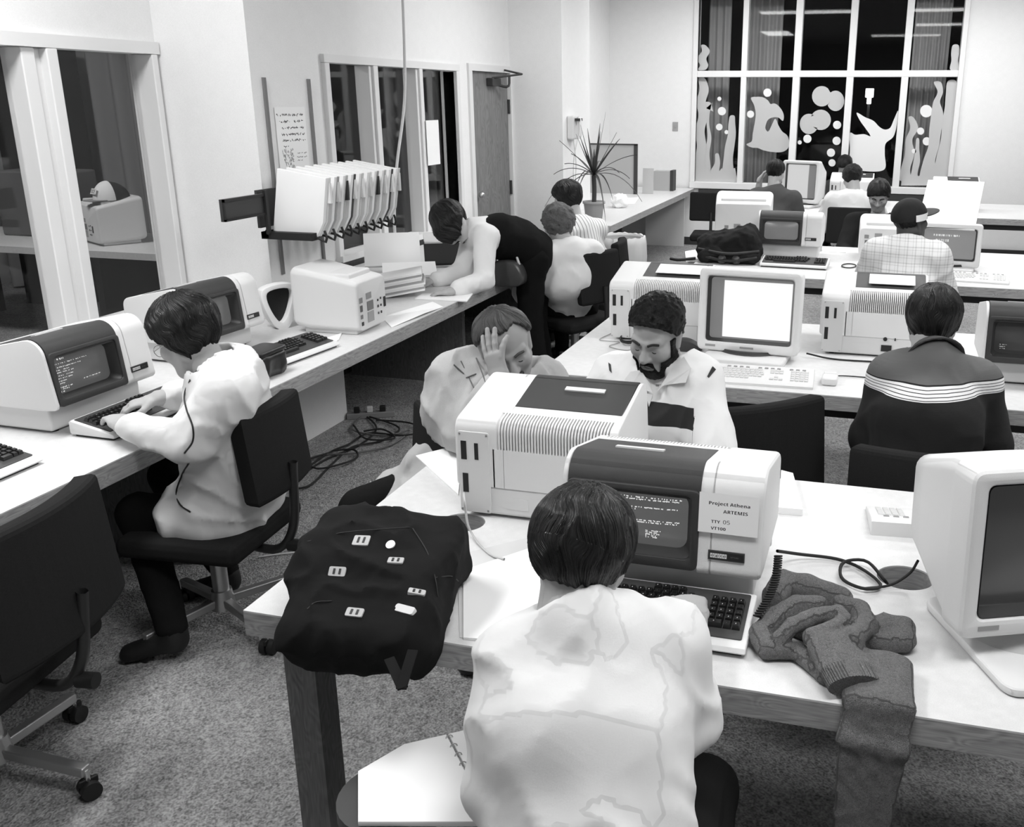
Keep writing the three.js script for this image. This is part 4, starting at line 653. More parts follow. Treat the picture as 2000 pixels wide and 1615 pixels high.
{ // bearded man in the polo shirt
  const head = pt(1283, 655, 2.98), shL = pt(1362, 742, 3.0), shR = pt(1206, 738, 3.17), chest = pt(1290, 812, 3.12), pelvis = V3(-0.55, 0.52, -3.10);
  const [legL, legR] = seatLegs(pelvis, V3(-0.6, 0, 0.8), { kneeY: 0.5, thigh: 0.38 }), side = shL.clone().sub(shR).normalize(), c0 = pt(1300, 800, 3.0);
  const top = pt(1300, 776, 3.02).y, bot = pt(1300, 822, 3.02).y;
  const polo = stripeTex(512, (v) => { const y = 0.6 + v * 0.6; return y > bot && y < top ? 0.02 : 0.78; });
  const vn = pt(1280, 745, 2.965);
  const P6 = { label: 'bearded man in a white polo shirt with a dark chest band', head, fwd: V3(-0.24, -0.34, 1), up: V3(0.03, 1, 0.1), headScale: 0.95, headCell: 0.003, cell: 0.009,
    neck: pt(1297, 722, 3.07), chest, waist: V3(-0.575, 0.70, -3.06), pelvis, armL: [shL, pt(1398, 885, 2.95), V3(-0.62, 0.60, -2.86)], armR: [shR, V3(-0.93, 0.78, -2.93), V3(-0.80, 0.75, -2.70)], legL, legR,
    handL: { f: V3(-0.8, -0.2, 0.3), n: V3(0, -1, 0), t: V3(0, 0, 1), curl: 0.5 }, handR: { f: V3(0.4, 0, 0.8), n: V3(0, -1, 0), t: V3(1, 0, 0), curl: 0.4 },
    face: { nose: 1.05 }, brows: M(0.012, 0.8), lids: true, skin: skinM(0.34),
    shirt: { m: new THREE.MeshStandardMaterial({ map: polo, roughness: 0.92 }), e: 0.014, ae: 1.5, sleeve: 0.92, amp: 0.012, freq: [8, 6, 8], seed: 9, neckAt: -0.004, collar: [0.062, 0.086, 0.028, 0.004],
      uv: (x, y, z) => { const q = Math.abs((x - chest.x) * side.x + (z - chest.z) * side.z); return [0.5, q < 0.185 ? (y - 0.6) / 0.6 : 0.98]; }, post: (x, y, z, d) => smax(d, -(Math.hypot((x - vn.x) * 1.1, (y - vn.y) * 0.6, z - vn.z) - 0.036), 0.01), name: 'polo_shirt', lab: 'white polo shirt with a dark chest band' },
    trousers: { m: TROUS },
    hair: shortHair(0.014, { t: 0.011, top: 0.012, line: 0.016, side: 0.0, nape: -0.07, curly: true, freq: 60, noise: 0.006, cell: 0.0035 }),
    beard: { t: 0.0065, m: hairMat(0.010, { curly: true }), zone: (x, y, z) => { const a = Math.abs(x), yb = lerp(-0.047, -0.088, smooth(0.018, 0.034, a)) + 0.10 * smooth(0.036, 0.062, a); const lip = 0.0105 - Math.hypot(x * 0.45, y + 0.0735), low = -0.122 - y; return Math.max(y - yb, lip, low, 0.004 - z, y > -0.05 ? Math.abs(z - 0.022) - 0.013 : -1); } } };
  person(P6);
  const fl = (name, list, off, m) => P6.put(name, patchOn(P6.shirtAt, list, off, 2.5, 3.6), m);
  fl('collar_flap', [[1224, 744], [1236, 727], [1254, 724], [1272, 752], [1277, 766], [1262, 760], [1240, 748]], 0.010, WHITE_SHIRT); fl('collar_flap', [[1284, 764], [1296, 748], [1314, 722], [1336, 700], [1350, 722], [1342, 746], [1312, 750], [1298, 752]], 0.010, WHITE_SHIRT); fl('placket', [[1262, 768], [1276, 770], [1268, 794]], 0.004, WHITE_SHIRT);
  fl('shoulder_tab', [[1189, 709], [1193, 712], [1195, 728], [1191, 724]], 0.004, MT.black); fl('shoulder_tab', [[1391, 716], [1397, 722], [1384, 738], [1381, 735]], 0.004, MT.black);
}
{ // balding man with his hand to his temple
  const head = pt(988, 676, 3.06), shR = pt(893, 735, 3.12), shL = pt(1052, 748, 3.2), elR = V3(-1.215, 0.80, -2.665), wrR = pt(980, 752, 2.93), pelvis = V3(-1.36, 0.53, -3.06), chest = pt(945, 800, 3.18), waist = V3(-1.31, 0.70, -3.06);
  const hip = (dx, dz) => pelvis.clone().add(V3(dx, -0.02, dz)), legR = [hip(-0.07, 0.06), V3(-1.66, 0.47, -2.72), V3(-1.62, 0.08, -2.55), V3(-1.72, 0.03, -2.44)], legL = [hip(0.08, 0.0), V3(-1.22, 0.5, -2.66), V3(-1.2, 0.08, -2.7), V3(-1.2, 0.03, -2.55)];
  const P5 = { label: 'balding man with a moustache in a pale blazer, head propped on his hand', head, fwd: V3(0.62, -0.42, 1), up: V3(-0.14, 1, 0.3), headCell: 0.003, cell: 0.011, wide: 1.05, face: { nose: 1.15, wide: 1.04 },
    neck: pt(968, 748, 3.14), chest, waist, pelvis, armR: [shR, elR, wrR], armL: [shL, V3(-0.98, 0.77, -2.82), V3(-0.80, 0.79, -2.66)], legL, legR, sideP: V3(0.9, 0, -0.4),
    handR: { f: pt(950, 640, 2.925).sub(wrR), n: V3(0.45, 0.05, -0.9), t: V3(-0.8, 0, -0.4), curl: [0.12, 0.1, 0.12, 0.3], spread: 0.22, s: 1.12, thumb: 0.4 }, handL: { f: V3(0.6, 0, 0.8), n: V3(0, -1, 0), t: V3(0.6, 0, -0.8), curl: 0.35 },
    skin: skinM(0.31), brows: M(0.05, 0.8), lids: true, handCell: 0.0035,
    shirt: { m: M(0.60, 0.95, { tex: TX.weave, size: 0.02, bump: 0.001 }), e: 0.022, ae: 1.0, sleeveR: 1.9, sleeveL: 1.9, amp: 0.019, freq: [8, 6, 8], seed: 5.2, neckAt: -0.02, collar: [0.07, 0.10, 0.03, -0.006], name: 'blazer', lab: 'pale tweed blazer hanging open',
      extra: [[oval(waist.clone().add(V3(-0.02, 0, 0.05)), V3(-1.50, 0.56, -2.93), [0.13, 0.10], [0.13, 0.05], V3(0.5, 0, -0.86)), 0.06], [oval(V3(-1.44, 0.62, -2.88), V3(-1.66, 0.47, -2.80), [0.12, 0.03], [0.11, 0.018], V3(0.35, 0.5, -0.8)), 0.05]], pts: [V3(-1.7, 0.4, -2.8)] },
    trousers: { m: TROUS },
    hair: { m: hairMat(0.085, { rough: 0.5 }), thick: (x, y, z) => 0.012 + 0.006 * smooth(0.05, 0.08, Math.abs(x)), zone: (x, y, z) => Math.max((0.95 * z - y + 0.036 + 0.03 * Math.exp(-(((Math.abs(x) - 0.045) / 0.02) ** 2))) * 0.7, -0.075 - y), noise: 0.004, cell: 0.0035 },
    beard: { name: 'moustache', t: 0.008, m: hairMat(0.05), zone: (x, y, z) => Math.max(Math.hypot(x * 0.42, y + 0.056) - 0.0135, 0.06 - z) } };
  person(P5);
  for (const l of [[[926, 668], [930, 700], [944, 735], [958, 775], [966, 800]], [[900, 705], [918, 742], [935, 780], [945, 812]], [[886, 712], [906, 730]], [[910, 738], [930, 730]]]) P5.put('lapel_seam', seamOn(P5.shirtAt, l, 0.0022, 2.5, 3.8), M(0.12, 0.9));
}
{ // man in the pale jacket at the long desk
  const head = pt(366, 660, 3.16), shL = pt(445, 772, 3.05), shR = shL.clone().add(V3(-0.18, 0.0, -0.26)), pelvis = V3(-2.12, 0.48, -2.63), f = V3(-1, 0, -0.12);
  const [legL, legR] = seatLegs(pelvis, f, { kneeY: 0.47, thigh: 0.4, fwd: -0.05 }), elL = pt(372, 862, 3.03), wrL = pt(240, 832, 3.14);
  legR[2] = V3(-2.3, 0.09, -2.8); legR[3] = V3(-2.42, 0.03, -2.76); legL[1] = V3(-2.38, 0.46, -2.5); legL[2] = V3(-2.2, 0.1, -2.38); legL[3] = V3(-2.34, 0.03, -2.32);
  const dark = cloth(0.012);
  const P1 = { label: 'dark-haired man in glasses and a pale jacket typing at the long desk', head, fwd: V3(-1, -0.42, -0.05), up: V3(-0.3, 1, 0.03), headCell: 0.004, cell: 0.011, cuffE: 0.55,
    neck: pt(425, 735, 3.15), chest: shL.clone().lerp(shR, 0.5).add(V3(-0.03, -0.15, 0)), waist: V3(-2.08, 0.62, -2.62), pelvis, armL: [shL, elL, wrL], armR: [shR, V3(-2.26, 0.80, -2.92), pt(308, 778, 3.36)], legL, legR,
    handL: { f: pt(212, 796, 3.27).sub(wrL), n: V3(-0.2, -1, 0), t: V3(0, 0, -1), curl: [0.3, 0.28, 0.3, 0.4] }, handR: { f: V3(-1, -0.2, 0.75), n: V3(0, -1, 0), t: V3(0.3, 0, 1), curl: 0.45 },
    shirt: { m: M(0.74, 0.75, { bump: 0.0005, bumpTex: TX.grain, bsize: 0.05 }), e: 0.026, ae: 1.1, sleeveL: 1.84, sleeveR: 1.8, amp: 0.013, freq: [6, 8, 6], seed: 7.7, neckAt: -0.02, tails: 0.25, collar: [0.07, 0.10, 0.035, -0.008], collarM: dark, name: 'jacket', lab: 'bulky pale windbreaker with a dark knit collar' },
    trousers: { m: TROUS }, hair: { m: hairMat(0.014, { rough: 0.4 }), thick: (x, y, z) => 0.024 + 0.012 * smooth(0.0, 0.1, y), zone: (x, y, z) => Math.max((z > 0 ? 0.8 * (z - 0.03) - y + 0.006 : 1.6 * z - y - 0.018) * 0.6, -0.15 - y), noise: 0.007, cell: 0.004 } };
  person(P1);
  const pipe = (list) => P1.put('piping', muv(tube(list.map(([x, y]) => { const { p, n } = hit(P1.shirtAt, x, y, 2.3, 4); return p.addScaledVector(n, 0.001); }), 0.0028, 60, 5)), MT.black);
  pipe([[372, 742], [362, 765], [365, 800], [377, 835], [376, 862], [360, 885]]); pipe([[368, 905], [355, 930], [345, 960], [352, 985], [372, 1000]]);
  const gl = (pts, r) => P1.put('glasses', muv(tube(pts, r, 24, 5).applyMatrix4(P1.frame)), MT.steel);
  for (const sd of [-1, 1]) gl(Array.from({ length: 13 }, (_, i) => [sd * 0.033 + 0.024 * Math.cos(i / 12 * 2 * PI), -0.004 + 0.019 * Math.sin(i / 12 * 2 * PI), 0.103 - 0.012 * Math.abs(Math.cos(i / 12 * 2 * PI) * 0.3)]), 0.0013);
  for (const sd of [-1, 1]) gl([[sd * 0.057, 0.0, 0.099], [sd * 0.076, 0.004, 0.04], [sd * 0.08, 0.0, -0.01]], 0.0013);
}

{ // man in the striped sweater, seen from behind
  const head = pt(1822, 632, 3.32), shL = pt(1745, 738, 3.28), shR = pt(1905, 750, 3.28), pelvis = V3(0.20, 0.50, -3.17), [legL, legR] = seatLegs(pelvis, V3(0.1, 0, -1), { kneeY: 0.48, thigh: 0.4 });
  const yT = pt(1800, 753, 3.14).y, hB = 0.037;
  const sw = stripeTex(1024, (v) => { const y = 0.5 + v * 0.7, k = (yT - y) / hB; if (k < -0.12) return 0.115; if (k > 1.06) return 0.008; const q = (k + 0.0) * 4; return k < 0 ? 0.006 : (q % 1) < 0.78 ? 0.8 : 0.01; });
  person({ label: 'man in a grey and black sweater with white stripes, seen from behind', head, fwd: V3(0.25, -0.2, -1), headCell: 0.005, cell: 0.010, neck: pt(1823, 700, 3.25), chest: V3(0.20, 0.80, -3.22), waist: V3(0.2, 0.64, -3.18), pelvis,
    armL: [shL, V3(0.02, 0.70, -3.28), V3(0.12, 0.755, -3.5)], armR: [shR, V3(0.43, 0.70, -3.33), V3(0.38, 0.765, -3.72)], legL, legR, handR: { f: V3(0, 0, -1), n: V3(0, -1, 0), t: V3(-1, 0, 0) },
    shirt: { m: new THREE.MeshStandardMaterial({ map: sw, roughness: 0.95, bumpMap: tileSz(TX.weave, 0.03), bumpScale: 0.001 }), e: 0.018, ae: 1.3, amp: 0.007, freq: [6, 5, 6], seed: 12, neckAt: 0, collar: [0.068, 0.098, 0.03, 0.004], collarM: cloth(0.14), name: 'sweater', uv: (x, y, z) => [0.5, (y - 0.5) / 0.7], lab: 'grey and black zip sweater with four white stripes' },
    trousers: { m: TROUS }, hair: { m: hairMat(0.012), thick: (x, y, z) => 0.018 + 0.006 * smooth(0, 0.09, y), zone: (x, y, z) => Math.max((z > 0 ? 0.9 * z - y - 0.02 : 1.5 * z - y - 0.02) * 0.6, -0.12 - y), noise: 0.005, cell: 0.005 } });
}
{ // woman bending over the long desk
  const shL = pt(948, 462, 5.75), shR = pt(925, 452, 6.05), head = pt(876, 433, 5.85), pelvis = pt(1038, 492, 6.1), chest = pt(978, 462, 5.95), waist = pt(1012, 470, 6.02), dark = cloth(0.008);
  const legL = [pelvis.clone().add(V3(0.02, -0.05, 0.08)), V3(pelvis.x + 0.02, 0.47, pelvis.z + 0.1), V3(pelvis.x + 0.08, 0.08, pelvis.z + 0.1), V3(pelvis.x - 0.08, 0.03, pelvis.z + 0.14)], legR = [pelvis.clone().add(V3(0.02, -0.05, -0.08)), V3(pelvis.x - 0.02, 0.47, pelvis.z - 0.1), V3(pelvis.x + 0.04, 0.08, pelvis.z - 0.1), V3(pelvis.x - 0.12, 0.03, pelvis.z - 0.08)];
  const o = { label: 'dark-haired woman in a black vest and pale sleeves bending over the desk', head, fwd: V3(-0.85, -0.75, 0.28), up: V3(-0.6, 0.8, 0), headCell: 0.006, cell: 0.012, s: 0.93, neck: pt(918, 448, 5.88), chest, waist, pelvis, sideP: V3(0, 0, 1), side: V3(0, 0, 1),
    armL: [shL, pt(945, 548, 5.7), pt(878, 570, 5.55)], armR: [shR, pt(905, 530, 5.95), pt(848, 548, 5.85)], legL, legR, handL: { f: V3(-1, -0.1, 0.3), n: V3(0, -1, 0), t: V3(0, 0, -1) }, handR: { f: V3(-1, -0.1, 0.4), n: V3(0, -1, 0), t: V3(0, 0, 1) },
    shirt: { m: M(0.8, 0.9), e: 0.006, ae: 3.2, sleeveL: 1.75, sleeveR: 1.9, amp: 0.008, seed: 3, neckAt: 0.01, name: 'blouse', lab: 'pale long-sleeved blouse' }, trousers: { m: dark, e: 0.022 },
    hair: { m: hairMat(0.014), thick: (x, y, z) => 0.016 + 0.03 * smooth(0.0, 0.08, Math.abs(x)) * smooth(0.06, -0.02, y), zone: (x, y, z) => Math.max((0.55 * (z - 0.05) - y - 0.01 - 0.13 * smooth(0.035, 0.07, Math.abs(x))) * 0.75, -0.125 - y), noise: 0.006, cell: 0.006 } };
  person(o);
  const P = [[oval(chest.clone().lerp(shL.clone().lerp(shR, 0.5), 0.75), chest, [0.15, 0.098], [0.17, 0.125], V3(0, 0, 1)), 0.05], [oval(chest, waist, [0.165, 0.122], [0.155, 0.118], V3(0, 0, 1)), 0.06], [oval(waist, pelvis, [0.155, 0.118], [0.185, 0.145], V3(0, 0, 1)), 0.06]];
  o.put('vest', muv(meshField(P, ...boundsOf([chest, waist, pelvis, shL, shR], 0.25), 0.012, folds(0.007, 8, 6, 6, 5))), dark);
}
{ // curly-haired person in the white shirt, from behind
  const head = pt(1090, 440, 6.25), pelvis = V3(-1.98, 0.49, -6.1), f = V3(-0.7, 0, -0.7), sd = U.clone().cross(f).normalize(), mid = pt(1112, 497, 6.2), shL = mid.clone().addScaledVector(sd, 0.16), shR = mid.clone().addScaledVector(sd, -0.16), [legL, legR] = seatLegs(pelvis, f, { kneeY: 0.47, thigh: 0.4 });
  person({ label: 'person with fair curly hair in a white shirt, seen from behind', head, fwd: V3(-0.8, -0.2, -0.7), headCell: 0.006, cell: 0.014, neck: pt(1105, 478, 6.23), chest: mid.clone().add(V3(-0.02, -0.16, 0)), waist: mid.clone().lerp(pelvis, 0.65), pelvis,
    armL: [shL, shL.clone().add(V3(-0.15, -0.25, 0.02)), shL.clone().add(V3(-0.35, -0.16, -0.1))], armR: [shR, shR.clone().add(V3(-0.15, -0.24, -0.1)), shR.clone().add(V3(-0.36, -0.14, -0.15))], legL, legR, handL: { f: V3(-0.5, 0.3, -0.6), n: V3(0, -1, 0), t: V3(0, 0, -1) },
    shirt: { m: WHITE_SHIRT, e: 0.016, amp: 0.009, seed: 21, neckAt: 0, sleeve: 1.1, ae: 1.5 }, trousers: { m: TROUS }, hair: { m: hairMat(0.5, { curly: true, rough: 0.6 }), curly: true, thick: () => 0.03, zone: (x, y, z) => Math.max((0.9 * z - y - 0.03) * 0.7, -0.11 - y), noise: 0.012, freq: 34, cell: 0.006 } });
}
{ // dark-haired person in the striped shirt beyond
  const head = pt(1108, 392, 6.95), pelvis = V3(-2.02, 0.49, -6.85), f = V3(-0.8, 0, -0.5), sd = U.clone().cross(f).normalize(), mid = pt(1132, 452, 6.9), shL = mid.clone().addScaledVector(sd, 0.16), shR = mid.clone().addScaledVector(sd, -0.16), [legL, legR] = seatLegs(pelvis, f, { kneeY: 0.47, thigh: 0.4 });
  person({ label: 'dark-haired person in a striped pale shirt, half hidden by fair curly hair', head, fwd: V3(-0.9, -0.3, -0.4), headCell: 0.007, cell: 0.016, neck: pt(1118, 432, 6.95), chest: mid.clone().add(V3(0, -0.16, 0)), waist: mid.clone().lerp(pelvis, 0.65), pelvis,
    armL: [shL, shL.clone().add(V3(-0.12, -0.26, 0.05)), shL.clone().add(V3(-0.34, -0.2, -0.05))], armR: [shR, shR.clone().add(V3(-0.15, -0.25, -0.1)), shR.clone().add(V3(-0.36, -0.15, -0.15))], legL, legR,
    shirt: { m: new THREE.MeshStandardMaterial({ map: dataTex(64, 4, (u) => (u * 4) % 1 < 0.25 ? 0.3 : 0.75), roughness: 0.9 }), e: 0.016, amp: 0.008, seed: 31, uv: (x, y, z) => [(x * sd.x + z * sd.z) * 9, y] }, trousers: { m: TROUS }, hair: shortHair(0.014, { t: 0.024, top: 0.012, nape: -0.095, cell: 0.006 }) });
}
{ // man in the plaid shirt and visor cap
  const head = pt(1778, 432, 5.62), pelvis = V3(0.13, 0.49, -5.72), mid = pt(1770, 497, 5.62), sd = V3(-0.96, 0, -0.28).normalize(), shL = mid.clone().addScaledVector(sd, 0.17), shR = mid.clone().addScaledVector(sd, -0.17), [legL, legR] = seatLegs(pelvis, V3(0.2, 0, -1), { kneeY: 0.47, thigh: 0.4 });
  const plaid = dataTex(64, 64, (u, v) => { const a = Math.abs(u - 0.5) < 0.07 || Math.abs(u - 0.15) < 0.03, b = Math.abs(v - 0.5) < 0.07 || Math.abs(v - 0.15) < 0.03; return 0.8 - (a ? 0.16 : 0) - (b ? 0.16 : 0); });
  const o = { label: 'man in a pale plaid shirt and dark cap with a white visor', head, fwd: V3(0.75, 0.12, -0.75), skin: SKIN_DARK, headCell: 0.005, cell: 0.012, neck: pt(1768, 474, 5.62), chest: mid.clone().add(V3(0, -0.17, 0.02)), waist: mid.clone().lerp(pelvis, 0.65), pelvis,
    armL: [shL, shL.clone().add(V3(-0.08, -0.26, -0.06)), shL.clone().add(V3(-0.02, -0.24, -0.32))], armR: [shR, shR.clone().add(V3(0.08, -0.25, -0.08)), shR.clone().add(V3(0.05, -0.2, -0.34))], legL, legR, handL: { f: V3(0.1, 0, -1), n: V3(0, -1, 0), t: V3(1, 0, 0) },
    shirt: { m: new THREE.MeshStandardMaterial({ map: plaid, roughness: 0.9 }), e: 0.018, ae: 1.5, amp: 0.010, seed: 41, sleeve: 1.1, neckAt: 0.01, collar: [0.064, 0.084, 0.022, 0.0], uv: (x, y, z) => [x * 22, y * 22] }, trousers: { m: TROUS }, hair: shortHair(0.006, { t: 0.008, top: 0.0, nape: -0.07, cell: 0.005 }) };
  person(o);
  const cz = (x, y, z) => Math.max(-y + 0.018 + 0.1 * z, -1);
  o.put('cap', muv(hairGeo(headPrims(), () => 0.018, cz, 0.005, 0.001).applyMatrix4(o.frame)), M(0.010, 0.9));
  const arc = (r, y0, y1, a0, a1, rz) => { const g = new THREE.CylinderGeometry(r, r, y1 - y0, 40, 1, true, a0, a1 - a0); g.scale(1, 1, rz).translate(0, (y0 + y1) / 2, -0.012); return g; };
  o.put('visor_band', muv(flat([arc(0.0985, 0.012, 0.05, -1.9, 1.9, 1.16), arc(0.0965, 0.012, 0.05, -1.9, 1.9, 1.16)]).applyMatrix4(o.frame)), M(0.8, 0.6, { side: THREE.DoubleSide }));
  o.put('visor', muv(slab(blob([[-0.088, 0.05], [-0.085, 0.12], [-0.05, 0.185], [0, 0.205], [0.05, 0.185], [0.085, 0.12], [0.088, 0.05], [0, 0.09]]), -0.003, 0.003, 0.001).rotateX(PI / 2).rotateX(-0.05).translate(0, 0.03, 0.0).applyMatrix4(o.frame)), M(0.02, 0.8));
}
{ // young man in the dark jacket facing the camera
  const head = pt(1716, 382, 7.95), pelvis = V3(-0.02, 0.5, -8.25), mid = pt(1712, 437, 8.1), shL = mid.clone().add(V3(0.17, 0, 0.02)), shR = mid.clone().add(V3(-0.18, 0, 0)), [legL, legR] = seatLegs(pelvis, V3(0, 0, 1), { kneeY: 0.48, thigh: 0.4 });
  person({ label: 'young man in a dark jacket looking down behind a terminal', head, fwd: V3(-0.02, -0.5, 1), headCell: 0.006, cell: 0.014, neck: pt(1715, 425, 8.1), chest: mid.clone().add(V3(0, -0.17, 0)), waist: mid.clone().lerp(pelvis, 0.65), pelvis, skin: SKIN_MID, brows: M(0.01, 0.8), lids: true,
    armL: [shL, shL.clone().add(V3(0.1, -0.26, 0.08)), shL.clone().add(V3(-0.02, -0.24, 0.32))], armR: [shR, pt(1648, 488, 8.05), pt(1655, 505, 7.78)], legL, legR, handR: { f: V3(0.1, -0.1, 1), n: V3(0, -1, 0), t: V3(1, 0, 0) }, handL: { f: V3(-0.1, 0, 1), n: V3(0, -1, 0), t: V3(-1, 0, 0) },
    shirt: { m: cloth(0.016), e: 0.02, ae: 1.3, sleeve: 1.85, amp: 0.010, seed: 51, neckAt: -0.03, collar: [0.066, 0.092, 0.03, -0.012], collarM: M(0.75, 0.8), name: 'jacket' }, trousers: { m: TROUS }, hair: { m: hairMat(0.010), thick: (x, y, z) => 0.022, zone: (x, y, z) => Math.max((0.75 * (z - 0.02) - y + 0.0) * 0.75, -0.05 - y), noise: 0.004, cell: 0.006 } });
}
{ // man in the grey shirt holding his head, far row
  const head = pt(1515, 338, 9.75), pelvis = V3(-1.05, 0.5, -9.75), mid = pt(1513, 384, 9.7), shL = mid.clone().add(V3(-0.18, 0, 0.02)), shR = mid.clone().add(V3(0.19, -0.02, 0.0)), [legL, legR] = seatLegs(pelvis, V3(0.3, 0, -1), { kneeY: 0.48, thigh: 0.4 });
  person({ label: 'man in a grey shirt seen from behind, one hand to his head', head, fwd: V3(0.35, -0.15, -1), headCell: 0.007, cell: 0.016, neck: pt(1514, 368, 9.75), chest: mid.clone().add(V3(0, -0.17, 0)), waist: mid.clone().lerp(pelvis, 0.65), pelvis,
    armL: [shL, pt(1478, 362, 9.85).add(V3(0, -0.12, -0.1)), pt(1484, 350, 9.85)], armR: [shR, shR.clone().add(V3(0.08, -0.28, -0.05)), shR.clone().add(V3(0.0, -0.25, -0.32))], legL, legR, handL: { f: V3(0.5, 0.8, 0), n: V3(0.8, -0.4, 0), t: V3(0, 0.2, -1) },
    shirt: { m: cloth(0.10), e: 0.016, ae: 1.5, amp: 0.009, seed: 61, sleeve: 0.95, collar: [0.064, 0.084, 0.02, 0] }, trousers: { m: TROUS }, hair: shortHair(0.010, { t: 0.014, top: 0.008, nape: -0.08, cell: 0.006 }) });
}
{ // person in the white shirt, far row
  const head = pt(1664, 348, 9.6), pelvis = V3(-0.28, 0.5, -9.75), mid = pt(1665, 392, 9.55), shL = mid.clone().add(V3(-0.19, -0.01, 0)), shR = mid.clone().add(V3(0.2, -0.02, 0)), [legL, legR] = seatLegs(pelvis, V3(-0.1, 0, -1), { kneeY: 0.48, thigh: 0.4 });
  person({ label: 'person with wavy hair in a loose white shirt, seen from behind', head, fwd: V3(-0.5, -0.45, -1), headCell: 0.007, cell: 0.016, neck: pt(1666, 376, 9.6), chest: mid.clone().add(V3(0, -0.17, 0)), waist: mid.clone().lerp(pelvis, 0.65), pelvis,
    armL: [shL, shL.clone().add(V3(-0.1, -0.26, -0.05)), shL.clone().add(V3(0.02, -0.22, -0.3))], armR: [shR, shR.clone().add(V3(0.12, -0.22, -0.1)), shR.clone().add(V3(0.05, -0.16, -0.35))], legL, legR, handR: { f: V3(-0.2, 0.4, -1), n: V3(0, -1, 0), t: V3(-1, 0, 0) },
    shirt: { m: WHITE_SHIRT, e: 0.026, ae: 1.3, amp: 0.012, seed: 71, sleeve: 1.2 }, trousers: { m: TROUS }, hair: { m: hairMat(0.045, { curly: true }), curly: true, thick: () => 0.022, zone: (x, y, z) => Math.max((0.85 * z - y - 0.02) * 0.7, -0.1 - y), noise: 0.008, freq: 30, cell: 0.007 } });
}
{ // dark-haired person on the far side
  const head = pt(1650, 326, 11.6), pelvis = V3(-0.46, 0.5, -11.85), mid = pt(1650, 365, 11.7), shL = mid.clone().add(V3(0.18, 0, 0)), shR = mid.clone().add(V3(-0.18, 0, 0)), [legL, legR] = seatLegs(pelvis, V3(0, 0, 1), { kneeY: 0.48, thigh: 0.36 });
  person({ label: 'dark-haired person bent low behind the far terminal, only the crown showing', head, fwd: V3(-0.2, -0.9, 1), headCell: 0.008, cell: 0.02, neck: pt(1650, 350, 11.75), chest: mid.clone().add(V3(0, -0.17, 0)), waist: mid.clone().lerp(pelvis, 0.65), pelvis,
    armL: [shL, shL.clone().add(V3(0.1, -0.25, 0.1)), shL.clone().add(V3(0, -0.24, 0.3))], armR: [shR, shR.clone().add(V3(-0.1, -0.25, 0.1)), shR.clone().add(V3(0, -0.24, 0.3))], legL, legR,
    shirt: { m: cloth(0.05), e: 0.016, seed: 81 }, trousers: { m: TROUS }, hair: shortHair(0.008, { t: 0.018, nape: -0.08, cell: 0.008 }) });
}
// ---------------------------------------------------------------- chairs
const low = { seatY: 0.43, backY: 0.665, backH: 0.34 };
chair('dark swivel chair under the man in the pale jacket', -2.17, -2.60, -PI / 2 + 0.08, { ...low, backY: 0.71, backW: 0.32, backH: 0.31, baseTurn: 0.5, backZ: -0.27 });
chair('empty dark swivel chair at the near end of the long desk', -2.24, -1.72, -PI / 2 + 0.16, { ...low, backY: 0.665, backW: 0.44, backH: 0.36, baseTurn: 0.1, backZ: -0.28 });
chair('dark chair under the man in the blazer, beside the table corner', -1.27, -3.06, PI - 0.55, { ...low, backW: 0.36, backY: 0.65, backH: 0.3 });
chair('dark chair turned sideways beside the bearded man', -0.48, -3.30, -2.43, { ...low, backY: 0.69, backW: 0.38, backH: 0.34, backZ: -0.29 });
chair('dark chair under the man in the striped sweater', 0.22, -3.15, PI, { ...low, backY: 0.63, backW: 0.46, backZ: -0.27 });
chair('dark swivel chair under the fair curly-haired person', -1.96, -6.1, -PI / 2 - 0.5, { ...low, backY: 0.71, backW: 0.33 });
chair('dark swivel chair under the person in the striped shirt', -2.03, -6.72, -PI / 2 + 0.12, { ...low, backY: 0.68, backW: 0.34 });
chair('empty dark chair with a low back beside the far counter', -1.76, -10.4, PI + 0.1, { ...low, backY: 0.74, backW: 0.42, backH: 0.3, seatY: 0.44 });
chair('dark chair behind the young man in the dark jacket', -0.28, -9.7, PI, { ...low, backY: 0.68 });
